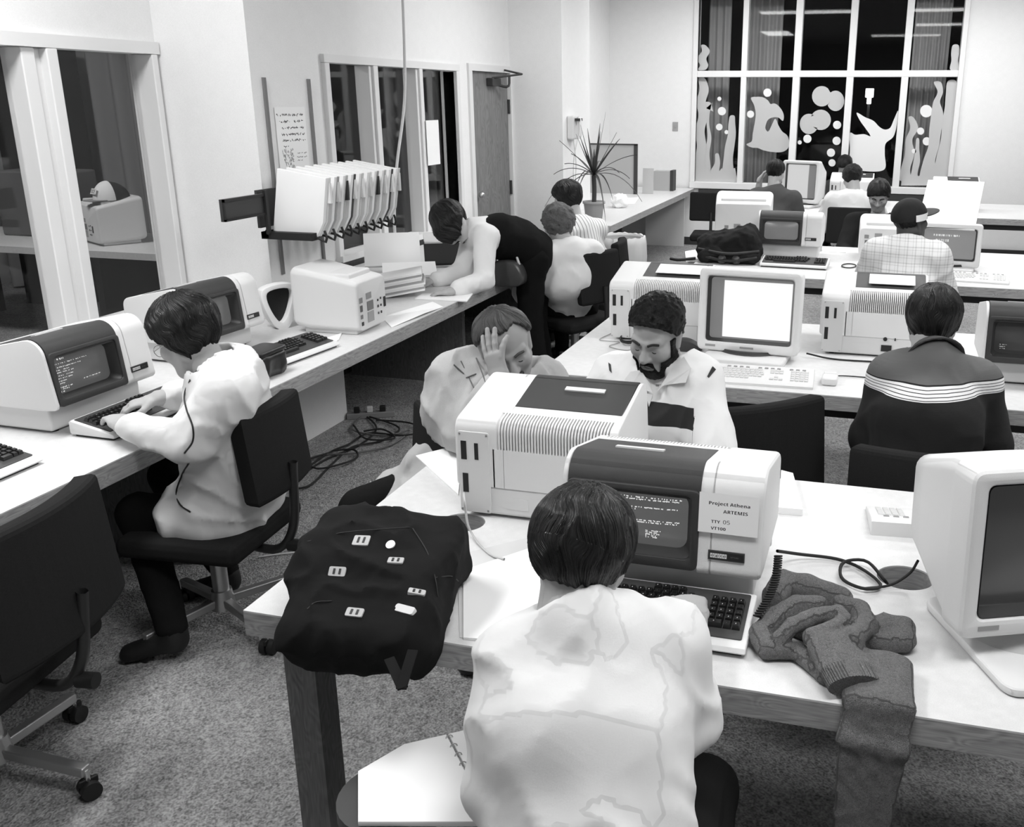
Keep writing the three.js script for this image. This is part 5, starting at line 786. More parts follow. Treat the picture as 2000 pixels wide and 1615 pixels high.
// ---------------------------------------------------------------- things on the tables
const sdBox = (c, hx, hy, hz, r, q) => (x, y, z) => { const v = V3(x - c.x, y - c.y, z - c.z); if (q) v.applyQuaternion(q); const a = Math.abs(v.x) - hx + r, b = Math.abs(v.y) - hy + r, e = Math.abs(v.z) - hz + r; return Math.hypot(Math.max(a, 0), Math.max(b, 0), Math.max(e, 0)) + Math.min(Math.max(a, b, e), 0) - r; };
{ // backpack slumped over the table's near corner
  const q = new THREE.Quaternion().setFromEuler(new THREE.Euler(0.10, 0.12, -0.04)).invert(), q2 = new THREE.Quaternion().setFromEuler(new THREE.Euler(0.42, 0.12, -0.06)).invert();
  const B = [[sdBox(V3(-1.03, 0.815, -1.765), 0.178, 0.08, 0.135, 0.05, q), 0.04], [sdBox(V3(-0.985, 0.765, -1.585), 0.165, 0.07, 0.085, 0.05, q2), 0.05], [sdBox(V3(-1.07, 0.85, -1.79), 0.12, 0.045, 0.08, 0.04, q), 0.05]];
  const fd = folds(0.014, 9, 8, 9, 6.3), f = (x, y, z) => { let d = 1e3; for (const [g, k] of B) d = smin(d, g(x, y, z), k); return smax(fd(x, y, z, d), Math.min(TOP - y + 0.001, z + 1.626 > 0 ? -1 : 1) * (z > -1.632 ? 0 : 1) - (z > -1.632 ? 1 : 0), 0.004); };
  const o = thing('backpack', 'black canvas backpack with pale strap patches slumped over the table edge', 'backpack', [-1.03, TOP, -1.72]);
  const cloth = M(0.012, 0.9, { phys: true, specularIntensity: 0.35, tex: TX.weave, size: 0.02, bump: 0.0012 }), place = (g) => g.translate(1.03, -TOP, 1.72);
  mesh('bag', place(muv(meshField([[f, 0.001]], [-1.32, 0.6, -1.99], [-0.74, 1.0, -1.42], 0.008))), cloth, o);
  const patch = (px, py, w, h, rot, name, m, th = 0.003, slots = true) => {
    const { p, n } = hit(f, px, py, 1.3, 3), right = camR.clone().multiplyScalar(Math.cos(rot)).addScaledVector(camD, Math.sin(rot)), x = right.addScaledVector(n, -right.dot(n)).normalize(), y = n.clone().cross(x), m4 = new THREE.Matrix4().makeBasis(x, y, n).setPosition(p.clone().addScaledVector(n, 0.001));
    const g = name === 'button' ? cyl(w, w, th, 0, 0, 0, 24).rotateX(PI / 2) : slab(rrect(-w / 2, w / 2, -h / 2, h / 2, w * 0.12), -0.012, th, 0.0012); const a = mesh(name, place(g.applyMatrix4(m4)), m, o);
    if (slots) for (const s of [-1, 1]) mesh('slot', place(box(0.0045, h * 0.55, 0.002, s * w * 0.17, 0, th + 0.0002).applyMatrix4(m4)), MT.black, a);
  };
  const leather = M(0.42, 0.6);
  patch(706, 1057, 0.036, 0.031, 0.06, 'strap_patch', leather); patch(659, 1117, 0.036, 0.022, 0.06, 'strap_patch', leather); patch(773, 1096, 0.034, 0.019, 0.08, 'strap_patch', leather); patch(814, 1157, 0.036, 0.016, 0.12, 'strap_patch', leather); patch(693, 1197, 0.037, 0.021, 0.22, 'strap_patch', leather);
  patch(763, 1064, 0.0105, 0, 0, 'button', M(0.8, 0.4), 0.003, false); patch(790, 1190, 0.05, 0.018, 0.55, 'label_tag', M(0.6, 0.6), 0.0015, false);
  const seam = (pts) => { const P = pts.map(([x, y]) => { const { p, n } = hit(f, x, y, 1.3, 3); return p.addScaledVector(n, 0.0005); }); mesh('seam', place(muv(tube(P, 0.0012, 40, 5))), MT.black, o); };
  seam([[600, 1058], [660, 1042], [740, 1034], [800, 1030]]); seam([[806, 1032], [835, 1080], [850, 1130], [855, 1165]]); seam([[850, 1128], [880, 1125], [895, 1135]]); seam([[600, 1190], [615, 1177], [648, 1174]]);
  const a = pt(762, 1290, 1.86), b = pt(805, 1275, 1.86), c = pt(785, 1340, 1.80), strap = (p, q2) => { const d = q2.clone().sub(p), L = d.length(), z = d.clone().normalize(), x = camR.clone().addScaledVector(z, -camR.dot(z)).normalize(), y = z.clone().cross(x); return muv(new THREE.BoxGeometry(0.02, 0.004, L + 0.012)).applyMatrix4(new THREE.Matrix4().makeBasis(x, y, z).setPosition(p.clone().lerp(q2, 0.5))); };
  mesh('loop_strap', place(flat([strap(a, c), strap(b, c)])), cloth, o);
}
{ // knitted sweater heap
  const L = (px, py, h) => on(px, py, TOP + h), P = [], pts = [];
  const rope = (list, r, k = 0.02) => { const p = list.map(([x, y, h]) => L(x, y, h)); pts.push(...p); for (let i = 0; i < p.length - 1; i++) P.push([cone(p[i], p[i + 1], Array.isArray(r) ? r[i] : r, Array.isArray(r) ? r[i + 1] : r), k]); };
  rope([[1640, 1170, 0.02], [1575, 1150, 0.03], [1530, 1140, 0.035], [1510, 1165, 0.035]], [0.03, 0.032, 0.03, 0.026], 0.01);
  rope([[1600, 1180, 0.06], [1555, 1182, 0.06], [1515, 1205, 0.045], [1482, 1240, 0.025], [1500, 1268, 0.02], [1535, 1268, 0.022]], [0.018, 0.02, 0.022, 0.023, 0.022, 0.02], 0.004);
  rope([[1520, 1250, 0.04], [1548, 1222, 0.06], [1590, 1205, 0.075], [1635, 1196, 0.08], [1652, 1212, 0.075], [1620, 1232, 0.07], [1585, 1243, 0.06]], [0.016, 0.018, 0.017, 0.016, 0.016, 0.017, 0.018], 0.003);
  rope([[1640, 1180, 0.05], [1680, 1192, 0.055], [1692, 1222, 0.05], [1662, 1248, 0.06], [1618, 1262, 0.05]], [0.02, 0.022, 0.022, 0.022, 0.022], 0.004);
  rope([[1700, 1235, 0.03], [1728, 1222, 0.035], [1762, 1228, 0.03], [1765, 1250, 0.025], [1725, 1256, 0.025]], [0.022, 0.026, 0.026, 0.024, 0.022], 0.004);
  rope([[1560, 1275, 0.014], [1592, 1300, 0.014], [1612, 1322, 0.012]], [0.02, 0.02, 0.018], 0.008); rope([[1560, 1220, 0.02], [1640, 1250, 0.02], [1720, 1245, 0.015]], 0.03, 0.02);
  const cA = L(1622, 1262, 0.05), cB = L(1655, 1312, 0.036), cC = L(1668, 1336, 0.03), cS = L(1712, 1292, 0.03).sub(L(1622, 1335, 0.03)).normalize(); P.push([oval(cA, cB, [0.048, 0.03], [0.056, 0.026], cS), 0.006]); pts.push(cA, cC);
  const zF = -1.63 + 0.022, d0 = V3(0.07, 0.755, -1.76), d1 = V3(0.07, 0.745, -1.63), d2 = V3(0.065, 0.67, zF), d3 = V3(0.055, 0.45, zF + 0.006), sx = V3(1, 0, 0.06);
  P.push([oval(d0, d1, [0.062, 0.022], [0.064, 0.02], sx), 0.02], [oval(d1, d2, [0.064, 0.02], [0.064, 0.016], sx), 0.02], [oval(d2, d3, [0.064, 0.016], [0.052, 0.014], sx), 0.02]); pts.push(d0, d3);
  const fd = folds(0.0025, 22, 22, 22, 1.7);
  const o = thing('sweater', 'crumpled grey knitted sweater with one sleeve hanging off the table', 'sweater', [0, TOP, -1.85]), knit = M(0.26, 0.98, { tex: TX.carpet, size: 0.12, bump: 0.003 });
  const g = meshField(P, ...boundsOf(pts, 0.09), 0.005, (x, y, z, d) => { d = fd(x, y, z, d); return z < -1.63 ? smax(d, TOP + 0.001 - y, 0.006) : smax(d, -1.629 - z, 0.002); });
  mesh('knit_body', muv(g).translate(0, -TOP, 1.85), knit, o);
  // ribbed cuff
  const ax = cC.clone().sub(cB).normalize(), sS = cS.clone().addScaledVector(ax, -cS.dot(ax)).normalize(), cuff = new THREE.CylinderGeometry(0.054, 0.056, 0.042, 240, 3, false), cp = cuff.attributes.position; for (let i = 0; i < cp.count; i++) { const x = cp.getX(i), z = cp.getZ(i), r = Math.hypot(x, z); if (r > 0.01) { const k = 1 + 0.035 * Math.sin(Math.atan2(z, x) * 52); cp.setX(i, x * k); cp.setZ(i, z * k * 0.5); } } cuff.computeVertexNormals(); cuff.applyMatrix4(new THREE.Matrix4().makeBasis(sS, ax, sS.clone().cross(ax)).setPosition(cB.clone().lerp(cC, 0.55)));
  mesh('ribbed_cuff', muv(cuff).translate(0, -TOP, 1.85), knit, o);
}
// sheets of paper: corners by pixel on a surface, with a little thickness
function paper(name, label, px, h, m = MT.paper, th = 0.002, group, cat = 'paper') {
  const p = px.map(([x, y, dh = 0]) => on(x, y, h + dh)), c = p.reduce((s, q) => s.add(q), V3(0, 0, 0)).multiplyScalar(1 / p.length), n = p.length, pos = [], idx = [];
  for (const q of p) pos.push(q.x - c.x, q.y - h, q.z - c.z); for (const q of p) pos.push(q.x - c.x, q.y - h + th, q.z - c.z);
  for (let i = 1; i < n - 1; i++) idx.push(n, n + i, n + i + 1, 0, i + 1, i); for (let i = 0; i < n; i++) { const j = (i + 1) % n; idx.push(i, j, n + i, j, n + j, n + i); }
  let g = new THREE.BufferGeometry(); g.setAttribute('position', new THREE.Float32BufferAttribute(pos, 3)); g.setIndex(idx); g = g.toNonIndexed(); g.computeVertexNormals();
  const up = g.attributes.normal; const o = mesh(numbered(name), muv(g), m, scene); o.material.side = THREE.DoubleSide; o.position.set(c.x, h + 0.0006, c.z); return tag(o, label, cat, group);
}
paper('notepad', 'big blank pad of white paper left of the keyboard', [[905, 1250], [905, 1118], [1060, 1066], [1110, 1120], [1075, 1262]], TOP, MT.paper, 0.006);
paper('paper_sheet', 'loose sheet under the big white pad, its edge showing', [[898, 1246], [893, 1085], [1035, 1050], [1075, 1130], [1050, 1258]], TOP, MT.paperGrey, 0.0012);
paper('paper_sheet', 'white open folder beside the vented terminal back', [[812, 892], [895, 968], [900, 920], [893, 872]], TOP, MT.paper, 0.004);
paper('paper_sheet', 'white sheet standing past the sign terminal on the near table', [[1525, 930], [1548, 936], [1567, 1008], [1520, 1004]], TOP, MT.paper, 0.02);
paper('paper_sheet', 'curled white sheets on the long desk before the socket panel', [[745, 620], [845, 590, 0.02], [866, 600], [830, 612, 0.01], [765, 640]], TOP, MT.paper, 0.002);
paper('paper_sheet', 'flat documents under the bending woman\'s arms', [[825, 575], [925, 573], [912, 590], [810, 585]], TOP, MT.paper, 0.006);
paper('paper_sheet', 'crumpled wrapper by the skewed keyboard', [[640, 662], [668, 652], [662, 665], [648, 676], [632, 676]], TOP, MT.paper, 0.006);
paper('paper_sheet', 'open pages on the far counter beside the plant', [[1215, 388], [1248, 386], [1240, 398], [1206, 400]], TOP, MT.paper, 0.004);
paper('paper_sheet', 'papers beside the slumped bag in the third row', [[1338, 492], [1372, 486], [1390, 500], [1340, 512]], TOP, MT.paper, 0.004);
paper('paper_sheet', 'papers by the young man\'s hand in the third row', [[1600, 483], [1655, 485], [1652, 494], [1610, 492]], TOP, MT.paper, 0.003);
for (const [label, x, z, w] of [['white printout lying on the vented terminal in the middle', 0.07, -4.475, 0.2], ['white paper on top of the terminal behind the bearded man', -0.90, -4.475, 0.23]]) { const p = solo('paper_sheet', box(w, 0.003, 0.11), MT.paper, label, 'paper'); p.rotation.x = 0.219; p.position.set(x, TOP + 0.3225, z); }
{ // open notebook on the seated man's lap side
  const o = thing('notebook', 'open white notebook lying low beside the man in the white shirt', 'notebook', on(800, 1500, 0.56)), c = o.position, L = (x, y) => on(x, y, 0.56).sub(c);
  const pg = (name, pts) => { const p = pts.map(([x, y]) => L(x, y)); mesh(name, slab(p.map((q) => [q.x, -q.z]), 0, 0.012, 0.002).rotateX(-PI / 2), MT.paper, o); };
  pg('page_block', [[700, 1515], [790, 1462], [872, 1443], [960, 1615], [700, 1615]]); pg('page_block', [[876, 1442], [950, 1424], [1060, 1590], [966, 1612]]);
  const rings = []; for (let i = 0; i < 9; i++) { const a = L(874, 1442), b = L(960, 1612), p = a.lerp(b, (i + 0.5) / 9); rings.push(mv(new THREE.TorusGeometry(0.007, 0.0012, 5, 10), p.x, 0.012, p.z, 0, 0.6)); } mesh('spiral', rings, MT.steel, o).userData.kind = 'stuff';
  const st = thing('stool', 'low dark stool under the open notebook', 'stool', [c.x, 0, c.z + 0.08]); mesh('seat', cyl(0.1, 0.1, 0.03, 0, 0.543, 0, 28), MT.dark, st); for (let i = 0; i < 4; i++) { const a = i * PI / 2 + 0.4; mesh('leg', tube([[Math.cos(a) * 0.08, 0.53, Math.sin(a) * 0.08], [Math.cos(a) * 0.13, 0.0, Math.sin(a) * 0.13]], 0.012, 4, 8), MT.blackMetal, st); }
}
// cables
function cable(label, pts, r, m = MT.rubber, name = 'cable', seg = 60, group) { const P = pts.map((p) => p.isVector3 ? p : on(p[0], p[1], p[2])); const c = P[0].clone(); const o = solo(name, muv(tube(P.map((p) => p.clone().sub(c)), r, seg, 6)), m, label, 'cable', group); o.position.copy(c); return o; }
cable('thin pale cable from the back sockets down to the white pad', [pt(905, 962, 2.34), pt(908, 985, 2.33), [918, 1035, TOP + 0.02], [935, 1062, TOP + 0.006], [962, 1085, TOP + 0.006], [985, 1092, TOP + 0.010]], 0.0032, M(0.55, 0.5));
cable('thick black cable looped round the right hand table hole', [[1518, 1076, TOP + 0.06], [1560, 1082, TOP + 0.02], [1640, 1093, TOP + 0.008], [1690, 1115, TOP + 0.01], [1720, 1145, TOP + 0.01], [1690, 1150, TOP + 0.012], [1645, 1130, TOP + 0.01], [1648, 1098, TOP + 0.02], [1690, 1095, TOP + 0.02], [1725, 1130, TOP + 0.008], [1735, 1143, TOP - 0.05]], 0.0042);
cable('black cable curving from the hole up to the white monitor', [[1690, 1149, TOP + 0.006], [1740, 1142, TOP + 0.01], [1778, 1118, TOP + 0.03], [1793, 1095, TOP + 0.07]], 0.0035);
{ const P = [], A0 = pt(1520, 1085, 2.12), B0 = pt(1478, 1205, 2.02), n = 220; for (let i = 0; i <= n; i++) { const t = i / n, c = A0.clone().lerp(B0, t).add(V3(0.012 * Math.sin(t * PI), 0.0, 0)), a = t * 26 * 2 * PI; P.push(c.add(V3(Math.cos(a) * 0.008, Math.sin(a) * 0.004, Math.sin(a) * 0.007))); } solo('coil_cord', muv(tube(P, 0.0022, 520, 5)), MT.rubber, 'black coiled cord beside the keyboard and the sweater', 'cord'); }
cable('black mains lead trailing behind the right vented terminal', [[1575, 690, TOP + 0.02], [1620, 700, TOP + 0.006], [1700, 706, TOP + 0.006], [1760, 708, TOP + 0.006]], 0.004);
cable('coiled black lead on the table behind the bearded man', Array.from({ length: 30 }, (_, i) => on(1228 + 17 * Math.cos(i * 0.85), 664 + 7 * Math.sin(i * 0.85) - i * 0.2, TOP + 0.006 + (i % 5) * 0.004)), 0.003, MT.rubber, 'cable', 160);
cable('thin pale wire curling on the table behind the bearded man', [[1215, 632, TOP + 0.004], [1195, 650, TOP + 0.004], [1172, 664, TOP + 0.004], [1210, 668, TOP + 0.004], [1190, 676, TOP + 0.004], [1225, 684, TOP + 0.004], [1245, 678, TOP + 0.004]], 0.002, M(0.3, 0.5));
cable('black cable ring beside the plaid shirt', Array.from({ length: 14 }, (_, i) => on(1658 + 14 * Math.cos(i * 0.5), 519 + 4 * Math.sin(i * 0.5), TOP + 0.006)), 0.004);
solo('tape_dispenser', muv(slab(blob([[-0.07, 0], [-0.06, 0.04], [0.0, 0.055], [0.06, 0.03], [0.075, 0]]), -0.03, 0.03, 0.006)).translate(0, 0, 0), MT.dark, 'small dark tool lying beside the big monitor foot', 'tool').position.copy(on(1338, 684, TOP));
{ const o = thing('mouse', 'white computer mouse on the table before the striped sweater', 'mouse', on(1620, 748, TOP)); mesh('shell', muv(slab(rrect(-0.032, 0.032, -0.05, 0.05, 0.02), 0, 0.034, 0.012).rotateX(-PI / 2)), MT.plastic, o); mesh('button', box(0.05, 0.006, 0.025, 0, 0.034, -0.03, 0.003), MT.plasticB, o); mesh('cord', tube([[0, 0.012, -0.05], [0.04, 0.006, -0.1], [0.2, 0.004, -0.11], [0.33, 0.004, -0.10]], 0.0025, 30), MT.rubber, o); }
{ // slumped dark bag in the third row
  const c = on(1425, 512, TOP), B = [[sdBox(V3(c.x - 0.02, TOP + 0.10, c.z - 0.08), 0.22, 0.11, 0.11, 0.07, new THREE.Quaternion().setFromEuler(new THREE.Euler(0.2, 0.1, 0.22)).invert()), 0.05], [sdBox(V3(c.x, TOP + 0.045, c.z), 0.21, 0.045, 0.09, 0.04), 0.04]], fd = folds(0.02, 9, 9, 9, 14);
  const o = thing('duffel_bag', 'slumped dark bag with trailing straps on the third-row table', 'bag', [c.x, TOP, c.z]); mesh('bag', muv(meshField(B, [c.x - 0.34, TOP - 0.01, c.z - 0.3], [c.x + 0.34, TOP + 0.36, c.z + 0.2], 0.012, (x, y, z, d) => smax(fd(x, y, z, d), TOP + 0.001 - y, 0.004))).translate(-c.x, -TOP, -c.z), cloth(0.022), o);
  for (const [a, b, d] of [[[-0.22, 0.09, 0.04], [0.0, 0.075, 0.115], [0.21, 0.09, 0.05]], [[-0.2, 0.05, 0.08], [0.02, 0.03, 0.13], [0.2, 0.05, 0.08]], [[-0.24, 0.02, 0.02], [-0.36, 0.01, 0.06], [-0.42, 0.01, 0.03]]]) mesh('strap', muv(tube([a, b, d], 0.011, 20)), MT.black, o);
  for (const x of [-0.04, 0.06]) mesh('bottle_end', mv(new THREE.SphereGeometry(0.032, 14, 10), x, 0.034, 0.10), M(0.05, 0.4), o);
}
{ const o = solo('drawing_board', muv(slab([[-0.36, 0], [0.36, 0], [0.36, 0.36], [-0.36, 0.36]], 0, 0.012, 0.002)), MT.paper, 'big white sheet leaning on top of the monitor by the visor man', 'paper'); const a = onZ(1795, 446, -6.92); o.rotation.set(-0.95, -0.16, 0.0, 'YXZ'); o.position.set(0.42, 1.0, -6.83); o.scale.set(0.52, 1.35, 1); }
// ---------------------------------------------------------------- along the left wall
{ // magazine rack with a row of files
  const o = thing('file_rack', 'black wall rack holding a row of hanging document files', 'rack', [COLX, 1.2, -4.3]);
  mesh('back_panel', box2(0.06, 0.075, 0.02, 0.2, -0.62, 0.22), MT.dark, o); for (const z of [-0.025, -0.415]) mesh('bracket', box2(0.001, 0.062, 0.03, 0.18, z - 0.012, z + 0.012), MT.black, o); mesh('wing_panel', [box2(0.085, 0.1, 0.085, 0.185, 0.2, 0.52)], MT.dark, o); mesh('wing_frame', [box2(0.1, 0.108, 0.172, 0.185, 0.2, 0.52), box2(0.1, 0.108, 0.085, 0.095, 0.2, 0.52), box2(0.1, 0.108, 0.085, 0.185, 0.51, 0.52), box2(0.1, 0.115, -0.01, 0.2, 0.195, 0.215)], MT.black, o);
  mesh('bottom_rail', [box2(0.06, 0.34, -0.035, 0.0, 0.13, 0.2), box2(0.06, 0.1, -0.03, 0.0, -0.62, 0.2)], MT.black, o);
  const zs = []; for (let i = 0; i < 10; i++) zs.push(0.16 - i * 0.078);
  zs.forEach((z, i) => { mesh('hook_rail', tube([[0.06, 0.0, z], [0.36, -0.03, z], [0.385, -0.045, z], [0.395, -0.02, z], [0.385, 0.012, z]], 0.006, 20), MT.black, o);
    const lab = ['white document file filling the front of the rack', 'pale document file hanging in the rack'][i ? 1 : 0], tl = i === 0 ? 0.0 : rr(-0.012, 0.012);
    const f = thing('document_file', lab, 'file', [COLX + 0.08, 1.2, -4.3 + z - 0.012 + tl * 0.3], 0, 'document files in the wall rack');
    const sh = [[0.02, 0.0], [0.26, -0.02], [0.30, 0.05], [0.335, 0.26], [0.075, 0.30]]; const g = slab(sh, -0.014, 0.010, 0.002);
    mesh('cover', g, MT.paper, f); mesh('spine', slab([[0.262, -0.02], [0.302, 0.05], [0.338, 0.26], [0.334, 0.262], [0.298, 0.052], [0.258, -0.018]], -0.03, -0.014), M([0.7, 0.35, 0.5, 0.06, 0.6][i % 5], 0.8), f); mesh('index_tab', box2(0.30, 0.335, 0.14, 0.235, -0.034, -0.016), M([0.75, 0.6, 0.02, 0.7][i % 4], 0.8), f);
  });
}
{ const s = canvasTex(384, 512, (c, w, h) => { c.fillStyle = '#f0f0f0'; c.fillRect(0, 0, w, h); c.strokeStyle = '#1c1c1c'; c.lineWidth = 5; let q = 9; const R = () => { q = (q * 1664525 + 1013904223) >>> 0; return q / 4294967296; };
    const scr = (x0, x1, y, a = 9) => { c.beginPath(); c.moveTo(x0, y); for (let x = x0; x < x1; x += 5) { if (R() < 0.12) { c.moveTo(x + 10, y); x += 8; } else c.lineTo(x, y + (R() - 0.5) * 2 * a); } c.stroke(); };
    scr(20, 360, 60); scr(50, 350, 110); scr(60, 350, 160); scr(65, 355, 210); scr(70, 360, 255); scr(75, 150, 300); c.lineWidth = 3; for (let k = 0; k < 5; k++) scr(50 + k * 8, 190, 340 + k * 28, 22); scr(240, 365, 360, 5); scr(230, 360, 390, 5); scr(235, 300, 415, 5); });
  const p = solo('handwritten_notice', sheet(0.27, 0.33).rotateY(PI / 2), new THREE.MeshStandardMaterial({ map: s, roughness: 0.9 }), 'handwritten notice with a doodle on the column above the rack', 'notice'); p.position.set(COLX + 0.004, 1.615, -4.525); }
for (const [z, w] of [[-4.325, 'nearer the window with the cap'], [-4.715, 'nearer the three-pane window']]) solo('shelf_standard', [box2(COLX, COLX + 0.012, 0.95, 1.92, z - 0.01, z + 0.01)], M(0.16, 0.5), 'slotted metal shelf standard on the column ' + w, 'shelf standard');
solo('paper_sheet', muv(new THREE.BoxGeometry(0.003, 0.34, 0.22)), MT.paper, 'blank paper taped to the third window pane by the door', 'paper').position.set(WX + 0.04, 1.49, -7.17);
cable('pale cable hanging down past the three-pane window to the desk', [V3(-3.2, 3.22, -6.3), V3(-3.2, 2.2, -6.27), V3(-3.2, 1.8, -6.22), V3(-3.2, 1.366, -6.05), V3(-3.2, 1.0, -5.97), V3(-3.18, 0.735, -5.95)], 0.011, M(0.7, 0.6));
{ // stacks of printout and books beyond the socket panel terminal
  const o = thing('printout_stack', 'thick slanting stack of printout behind the rounded terminal', 'printout', on(775, 575, TOP), 0); o.rotation.y = 0.45; const g = []; for (let i = 0; i < 9; i++) g.push([i, rr(-0.01, 0.01)]);
  for (const [i, d] of g) { const s = mesh('sheaf', mv(box(0.34, 0.011, 0.24, d, 0.02 + i * 0.0118, d * 0.5), 0, 0, 0, 0, 0, 0.16), i % 3 === 1 ? M(0.35, 0.9) : MT.paper, o); s.userData.label = undefined; }
  const b = thing('open_binder', 'open white binder leaning against the window sill', 'binder', on(800, 535, TOP)); b.rotation.y = 0.5; mesh('cover', mv(box(0.36, 0.25, 0.02), -0.1, 0.14, -0.14, -0.7), MT.paper, b); mesh('page_block', mv(box(0.34, 0.02, 0.24), 0, 0.035, 0.06, 0.2), MT.paper, b);
  const k = thing('book', 'dark book lying open before the bending woman', 'book', on(868, 520, TOP)); k.rotation.y = 0.5; mesh('cover', mv(box(0.26, 0.16, 0.04), 0, 0.09, 0, -0.5), MT.black, k); mesh('page_block', mv(box(0.25, 0.03, 0.16), 0, 0.175, -0.09, 0.3), MT.paperGrey, k);
}
{ // curled brochure holder and pouch
  const o = thing('paper_holder', 'white curled paper holder standing behind the skewed keyboard', 'paper holder', on(548, 640, TOP)); o.rotation.y = 1.0;
  const s = blob([[-0.085, 0.2], [-0.07, 0.08], [-0.02, 0.0], [0.03, 0.0], [0.075, 0.09], [0.085, 0.21]]), hl = new THREE.Path(new THREE.CatmullRomCurve3([[-0.06, 0.185], [-0.045, 0.09], [0.0, 0.03], [0.045, 0.095], [0.06, 0.19]].map(([x, y]) => V3(x, y, 0)), true).getPoints(30).map((p) => new THREE.Vector2(p.x, p.y)));
  mesh('shell', slab(s, -0.03, 0.03, 0.004, [hl]), MT.paper, o); mesh('dark_interior', slab(blob([[-0.065, 0.19], [-0.05, 0.09], [0.0, 0.025], [0.05, 0.095], [0.065, 0.195]]), -0.02, -0.01), MT.black, o);  // black sheet inside the white shell makes the holder's dark interior
  const c = on(515, 735, TOP), B = [[sdBox(V3(c.x, TOP + 0.055, c.z), 0.055, 0.055, 0.1, 0.03), 0.02]]; const p = thing('pouch', 'black leather pouch on the desk behind the man in the pale jacket', 'pouch', [c.x, TOP, c.z]); mesh('bag', muv(meshField(B, [c.x - 0.12, TOP - 0.02, c.z - 0.16], [c.x + 0.12, TOP + 0.16, c.z + 0.16], 0.008, (x, y, z, d) => smax(folds(0.008, 14, 10, 14, 2)(x, y, z, d), TOP + 0.001 - y, 0.003))).translate(-c.x, -TOP, -c.z), M(0.012, 0.4), p); mesh('flap', muv(slab(rrect(-0.06, 0.06, -0.1, 0.1, 0.03), 0.1, 0.118, 0.006).rotateX(-PI / 2)), M(0.012, 0.4), p);
  const h = thing('handbag', 'clear and dark handbag on the desk edge behind the woman\'s hands', 'handbag', on(992, 553, TOP)); mesh('bag', muv(slab(blob([[-0.1, 0], [-0.12, 0.08], [-0.06, 0.14], [0.06, 0.14], [0.11, 0.07], [0.1, 0]]), -0.06, 0.06, 0.02)), M(0.05, 0.3), h); mesh('strap', tube([[-0.08, 0.12, 0], [-0.04, 0.24, 0.03], [0.04, 0.23, 0.02], [0.08, 0.12, 0]], 0.008), MT.plasticB, h);
}
{ // telephone on the far column
  const o = thing('wall_telephone', 'pale wall telephone on the column beside the door', 'telephone', [COLX, 1.56, -9.18]); mesh('body', box2(0.001, 0.07, -0.11, 0.11, -0.1, 0.1, 0.015), MT.plasticB, o); mesh('handset', [tube([[0.1, 0.1, 0.03], [0.115, 0.05, 0.03], [0.115, -0.05, 0.03], [0.1, -0.1, 0.03]], 0.018, 16)], MT.white, o); mesh('hook', box2(0.06, 0.12, 0.06, 0.085, -0.03, 0.06), MT.dark, o); mesh('cord', tube([[0.05, -0.1, 0.05], [0.06, -0.35, 0.0], [0.05, -0.6, 0.04], [0.06, -0.3, 0.07], [0.09, -0.11, 0.04]], 0.006, 40), MT.plasticB, o); }
solo('switch_plate', [box2(-0.035, 0.035, -0.055, 0.055, 0.0, 0.006), box2(-0.008, 0.008, -0.014, 0.014, 0.006, 0.016)], M(0.35, 0.5), 'small switch plate on the back wall left of the painted window', 'switch').position.copy(onZ(1319, 247, BZ + 0.001));
{ // potted plant
  const c = on(1160, 432, TOP), o = thing('potted_plant', 'spiky potted plant standing on the counter end', 'plant', [c.x, TOP, c.z]);
  mesh('pot', lathe([[0.001, 0.001], [0.075, 0.001], [0.095, 0.16], [0.105, 0.165], [0.105, 0.185], [0.085, 0.185], [0.08, 0.16], [0.001, 0.16]]), M(0.3, 0.7), o); mesh('trunk', tube([[0, 0.15, 0], [0.005, 0.28, 0], [0, 0.42, 0]], 0.022, 16, 8), M(0.06, 0.9), o);
  const leaf = (a, up, L, droop) => { const n = 10, pos = [], idx = []; for (let i = 0; i <= n; i++) { const t = i / n, r = L * t * Math.cos(up) * (1 - 0.1 * t), y = 0.42 + L * t * Math.sin(up) - droop * t * t * L, w = 0.015 * Math.sin(Math.min(1, t * 1.3 + 0.25) * PI * 0.62 + 0.4) * (1 - t * t * 0.9); for (const s of [-1, 0, 1]) pos.push(Math.cos(a) * r - Math.sin(a) * w * s, y + (s ? 0.006 : 0), Math.sin(a) * r + Math.cos(a) * w * s); if (i < n) for (const k of [0, 1]) { const q = i * 3 + k; idx.push(q, q + 1, q + 3, q + 1, q + 4, q + 3); } } const g = new THREE.BufferGeometry(); g.setAttribute('position', new THREE.Float32BufferAttribute(pos, 3)); g.setIndex(idx); g.computeVertexNormals(); return muv(g); };
  const lm = M(0.045, 0.5, { side: THREE.DoubleSide }); for (let i = 0; i < 26; i++) { const k = i / 26; mesh('leaf', leaf(i * 2.4, lerp(1.35, 0.15, Math.pow(k, 0.8)), rr(0.42, 0.6), lerp(0.02, 1.1, k * k)), lm, o); }
}
